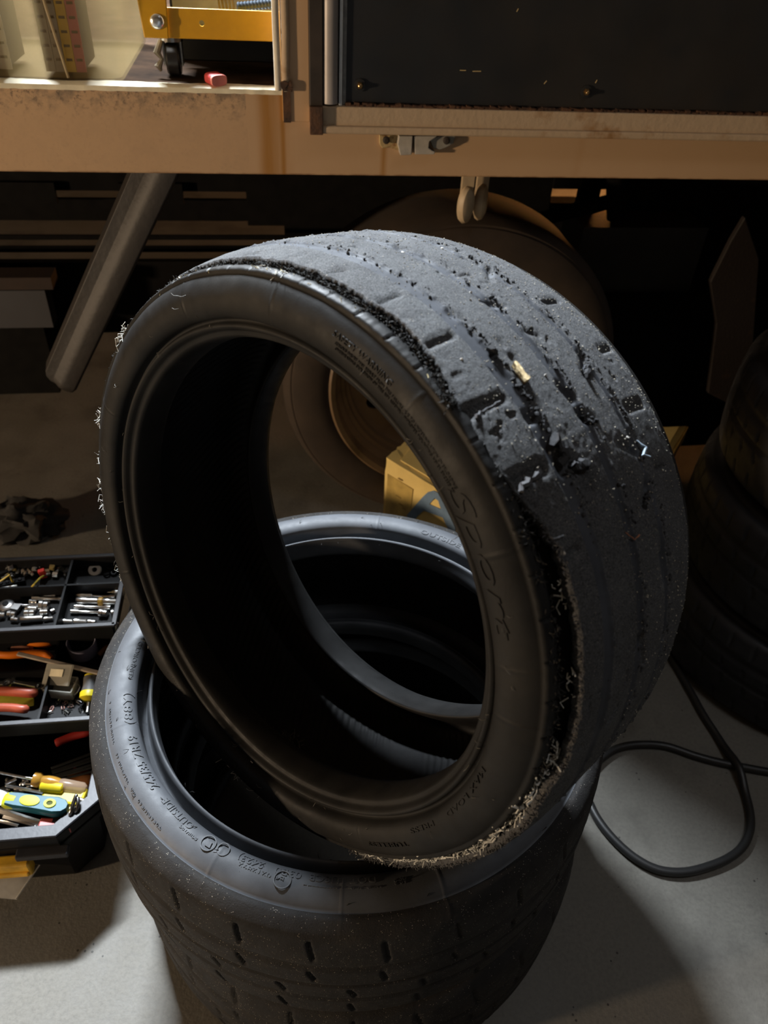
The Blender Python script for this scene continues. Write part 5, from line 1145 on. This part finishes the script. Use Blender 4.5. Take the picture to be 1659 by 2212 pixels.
# hex keys and silver rods
def rod(a, c, r, za, zc_, lab, mat=satin, cat='hex key', n=6): return lathe_tool('hex_key', tbp(*a, za), tbp(*c, zc_), [(r*.9, 0), (r, .01), (r, .99), (r*.9, 1)], mat, lab, cat, seg=n, part='rod')
rod((14, 1698), (94, 1713), .0030, .166, .166, 'long hex key running under the yellow tool body', chm)
rod((12, 1693), (36, 1682), .0026, .168, .172, 'short bent arm of the long hex key, left')
rod((55, 1693), (74, 1695), .0028, .165, .165, 'short bright steel piece left of the amber handle', chm)
rod((-30, 1742), (92, 1781), .0052, .160, .160, 'thickest silver rod held in the red clip, rear', satin); rod((8, 1764), (90, 1786), .0038, .158, .158, 'middle silver rod held in the red clip'); rod((-10, 1772), (40, 1784), .0026, .158, .158, 'thin silver rod in front of the middle rod', chm); rod((72, 1788), (90, 1793), .003, .160, .160, 'stub of the front rod in the red clip', chm)
rod((-25, 1700), (22, 1720), .0045, .172, .168, 'bright steel bar above the scraper blade', chm, 'bar', 10)
p = tbp(121, 1783, .160); e, _ = tool('hex_key_holder', p, p+Vector((.03, -.004, 0)), 'red plastic hex key holder at the front of the toolbox base', 'holder'); b_ = MB(); b_.box((0, 0, 0), (.048, .016, .014)); b_.build('holder_body', M('coral_red', (.50, .07, .06), .4), e, bevel=.002); b_ = MB(); b_.box((.002, .006, .006), (.013, .010, .006)); b_.build('holder_slot', plm, e)
bent('chrome_claw', [(166, 1716, .186), (160, 1730, .184), (155, 1748, .180), (150, 1764, .172)], .0030, M('dark_chrome2', (.3, .3, .3), .2, 1.), 'curved chrome claw beside the end of the teal handle', 'claw', 'claw'); bent('chrome_claw', [(168, 1722, .184), (168, 1738, .182), (162, 1756, .174)], .0030, M('dark_chrome2'), 'second curved chrome claw, right of the first', 'claw', 'claw')
for i in range(12):
    x, y = random.uniform(10, 70), random.uniform(1690, 1725); p = tbp(x, y, .150); a = random.uniform(0, 6.28); lathe_tool('small_fitting', p, p+Vector((math.cos(a), math.sin(a), .2))*.014, [(.003, 0), (.004, .1), (.004, .9), (.003, 1)], mats_[6] if i % 3 else satin, 'dark small fitting jumbled left in the toolbox base', 'fitting', 'fittings in the toolbox base', 8)
# steel-edged lid flap hanging open in front of the toolbox
zf_ = .085
Pp = [tbp(x, y, z_) for x, y, z_ in ((-60, 1862, .098), (86, 1868, .098), (36, 1942, .070), (-60, 1934, .070))]
b_ = MB(); tp_ = [b_.b.verts.new(v) for v in Pp]; bt_ = [b_.b.verts.new(v-Vector((0, 0, .0022))) for v in Pp]
b_.b.faces.new(tp_); b_.b.faces.new(bt_[::-1])
for i in range(4): b_.b.faces.new((bt_[i], bt_[(i+1) % 4], tp_[(i+1) % 4], tp_[i]))
fl_ = b_.build('lid_flap', M('smudged_steel', (.24, .23, .21), .35, .1, .5, 14), toolbox); fl_['label'] = 'smudged steel-edged flap with two bright slots'
b_ = MB(); b_.tube([Pp[1]+Vector((0, 0, .001)), Pp[2]+Vector((0, 0, .001))], .0014, 6); b_.build('flap_edge', chm, fl_)
for (px, py) in ((15, 1889), (42, 1889)):
    v = tbp(px, py, .0905); b_ = MB(); b_.box((v.x, v.y, v.z+.0008), (.011, .0022, .0012)); b_.build('bright_slot', M('white_label', (.75, .75, .72), .5), fl_)
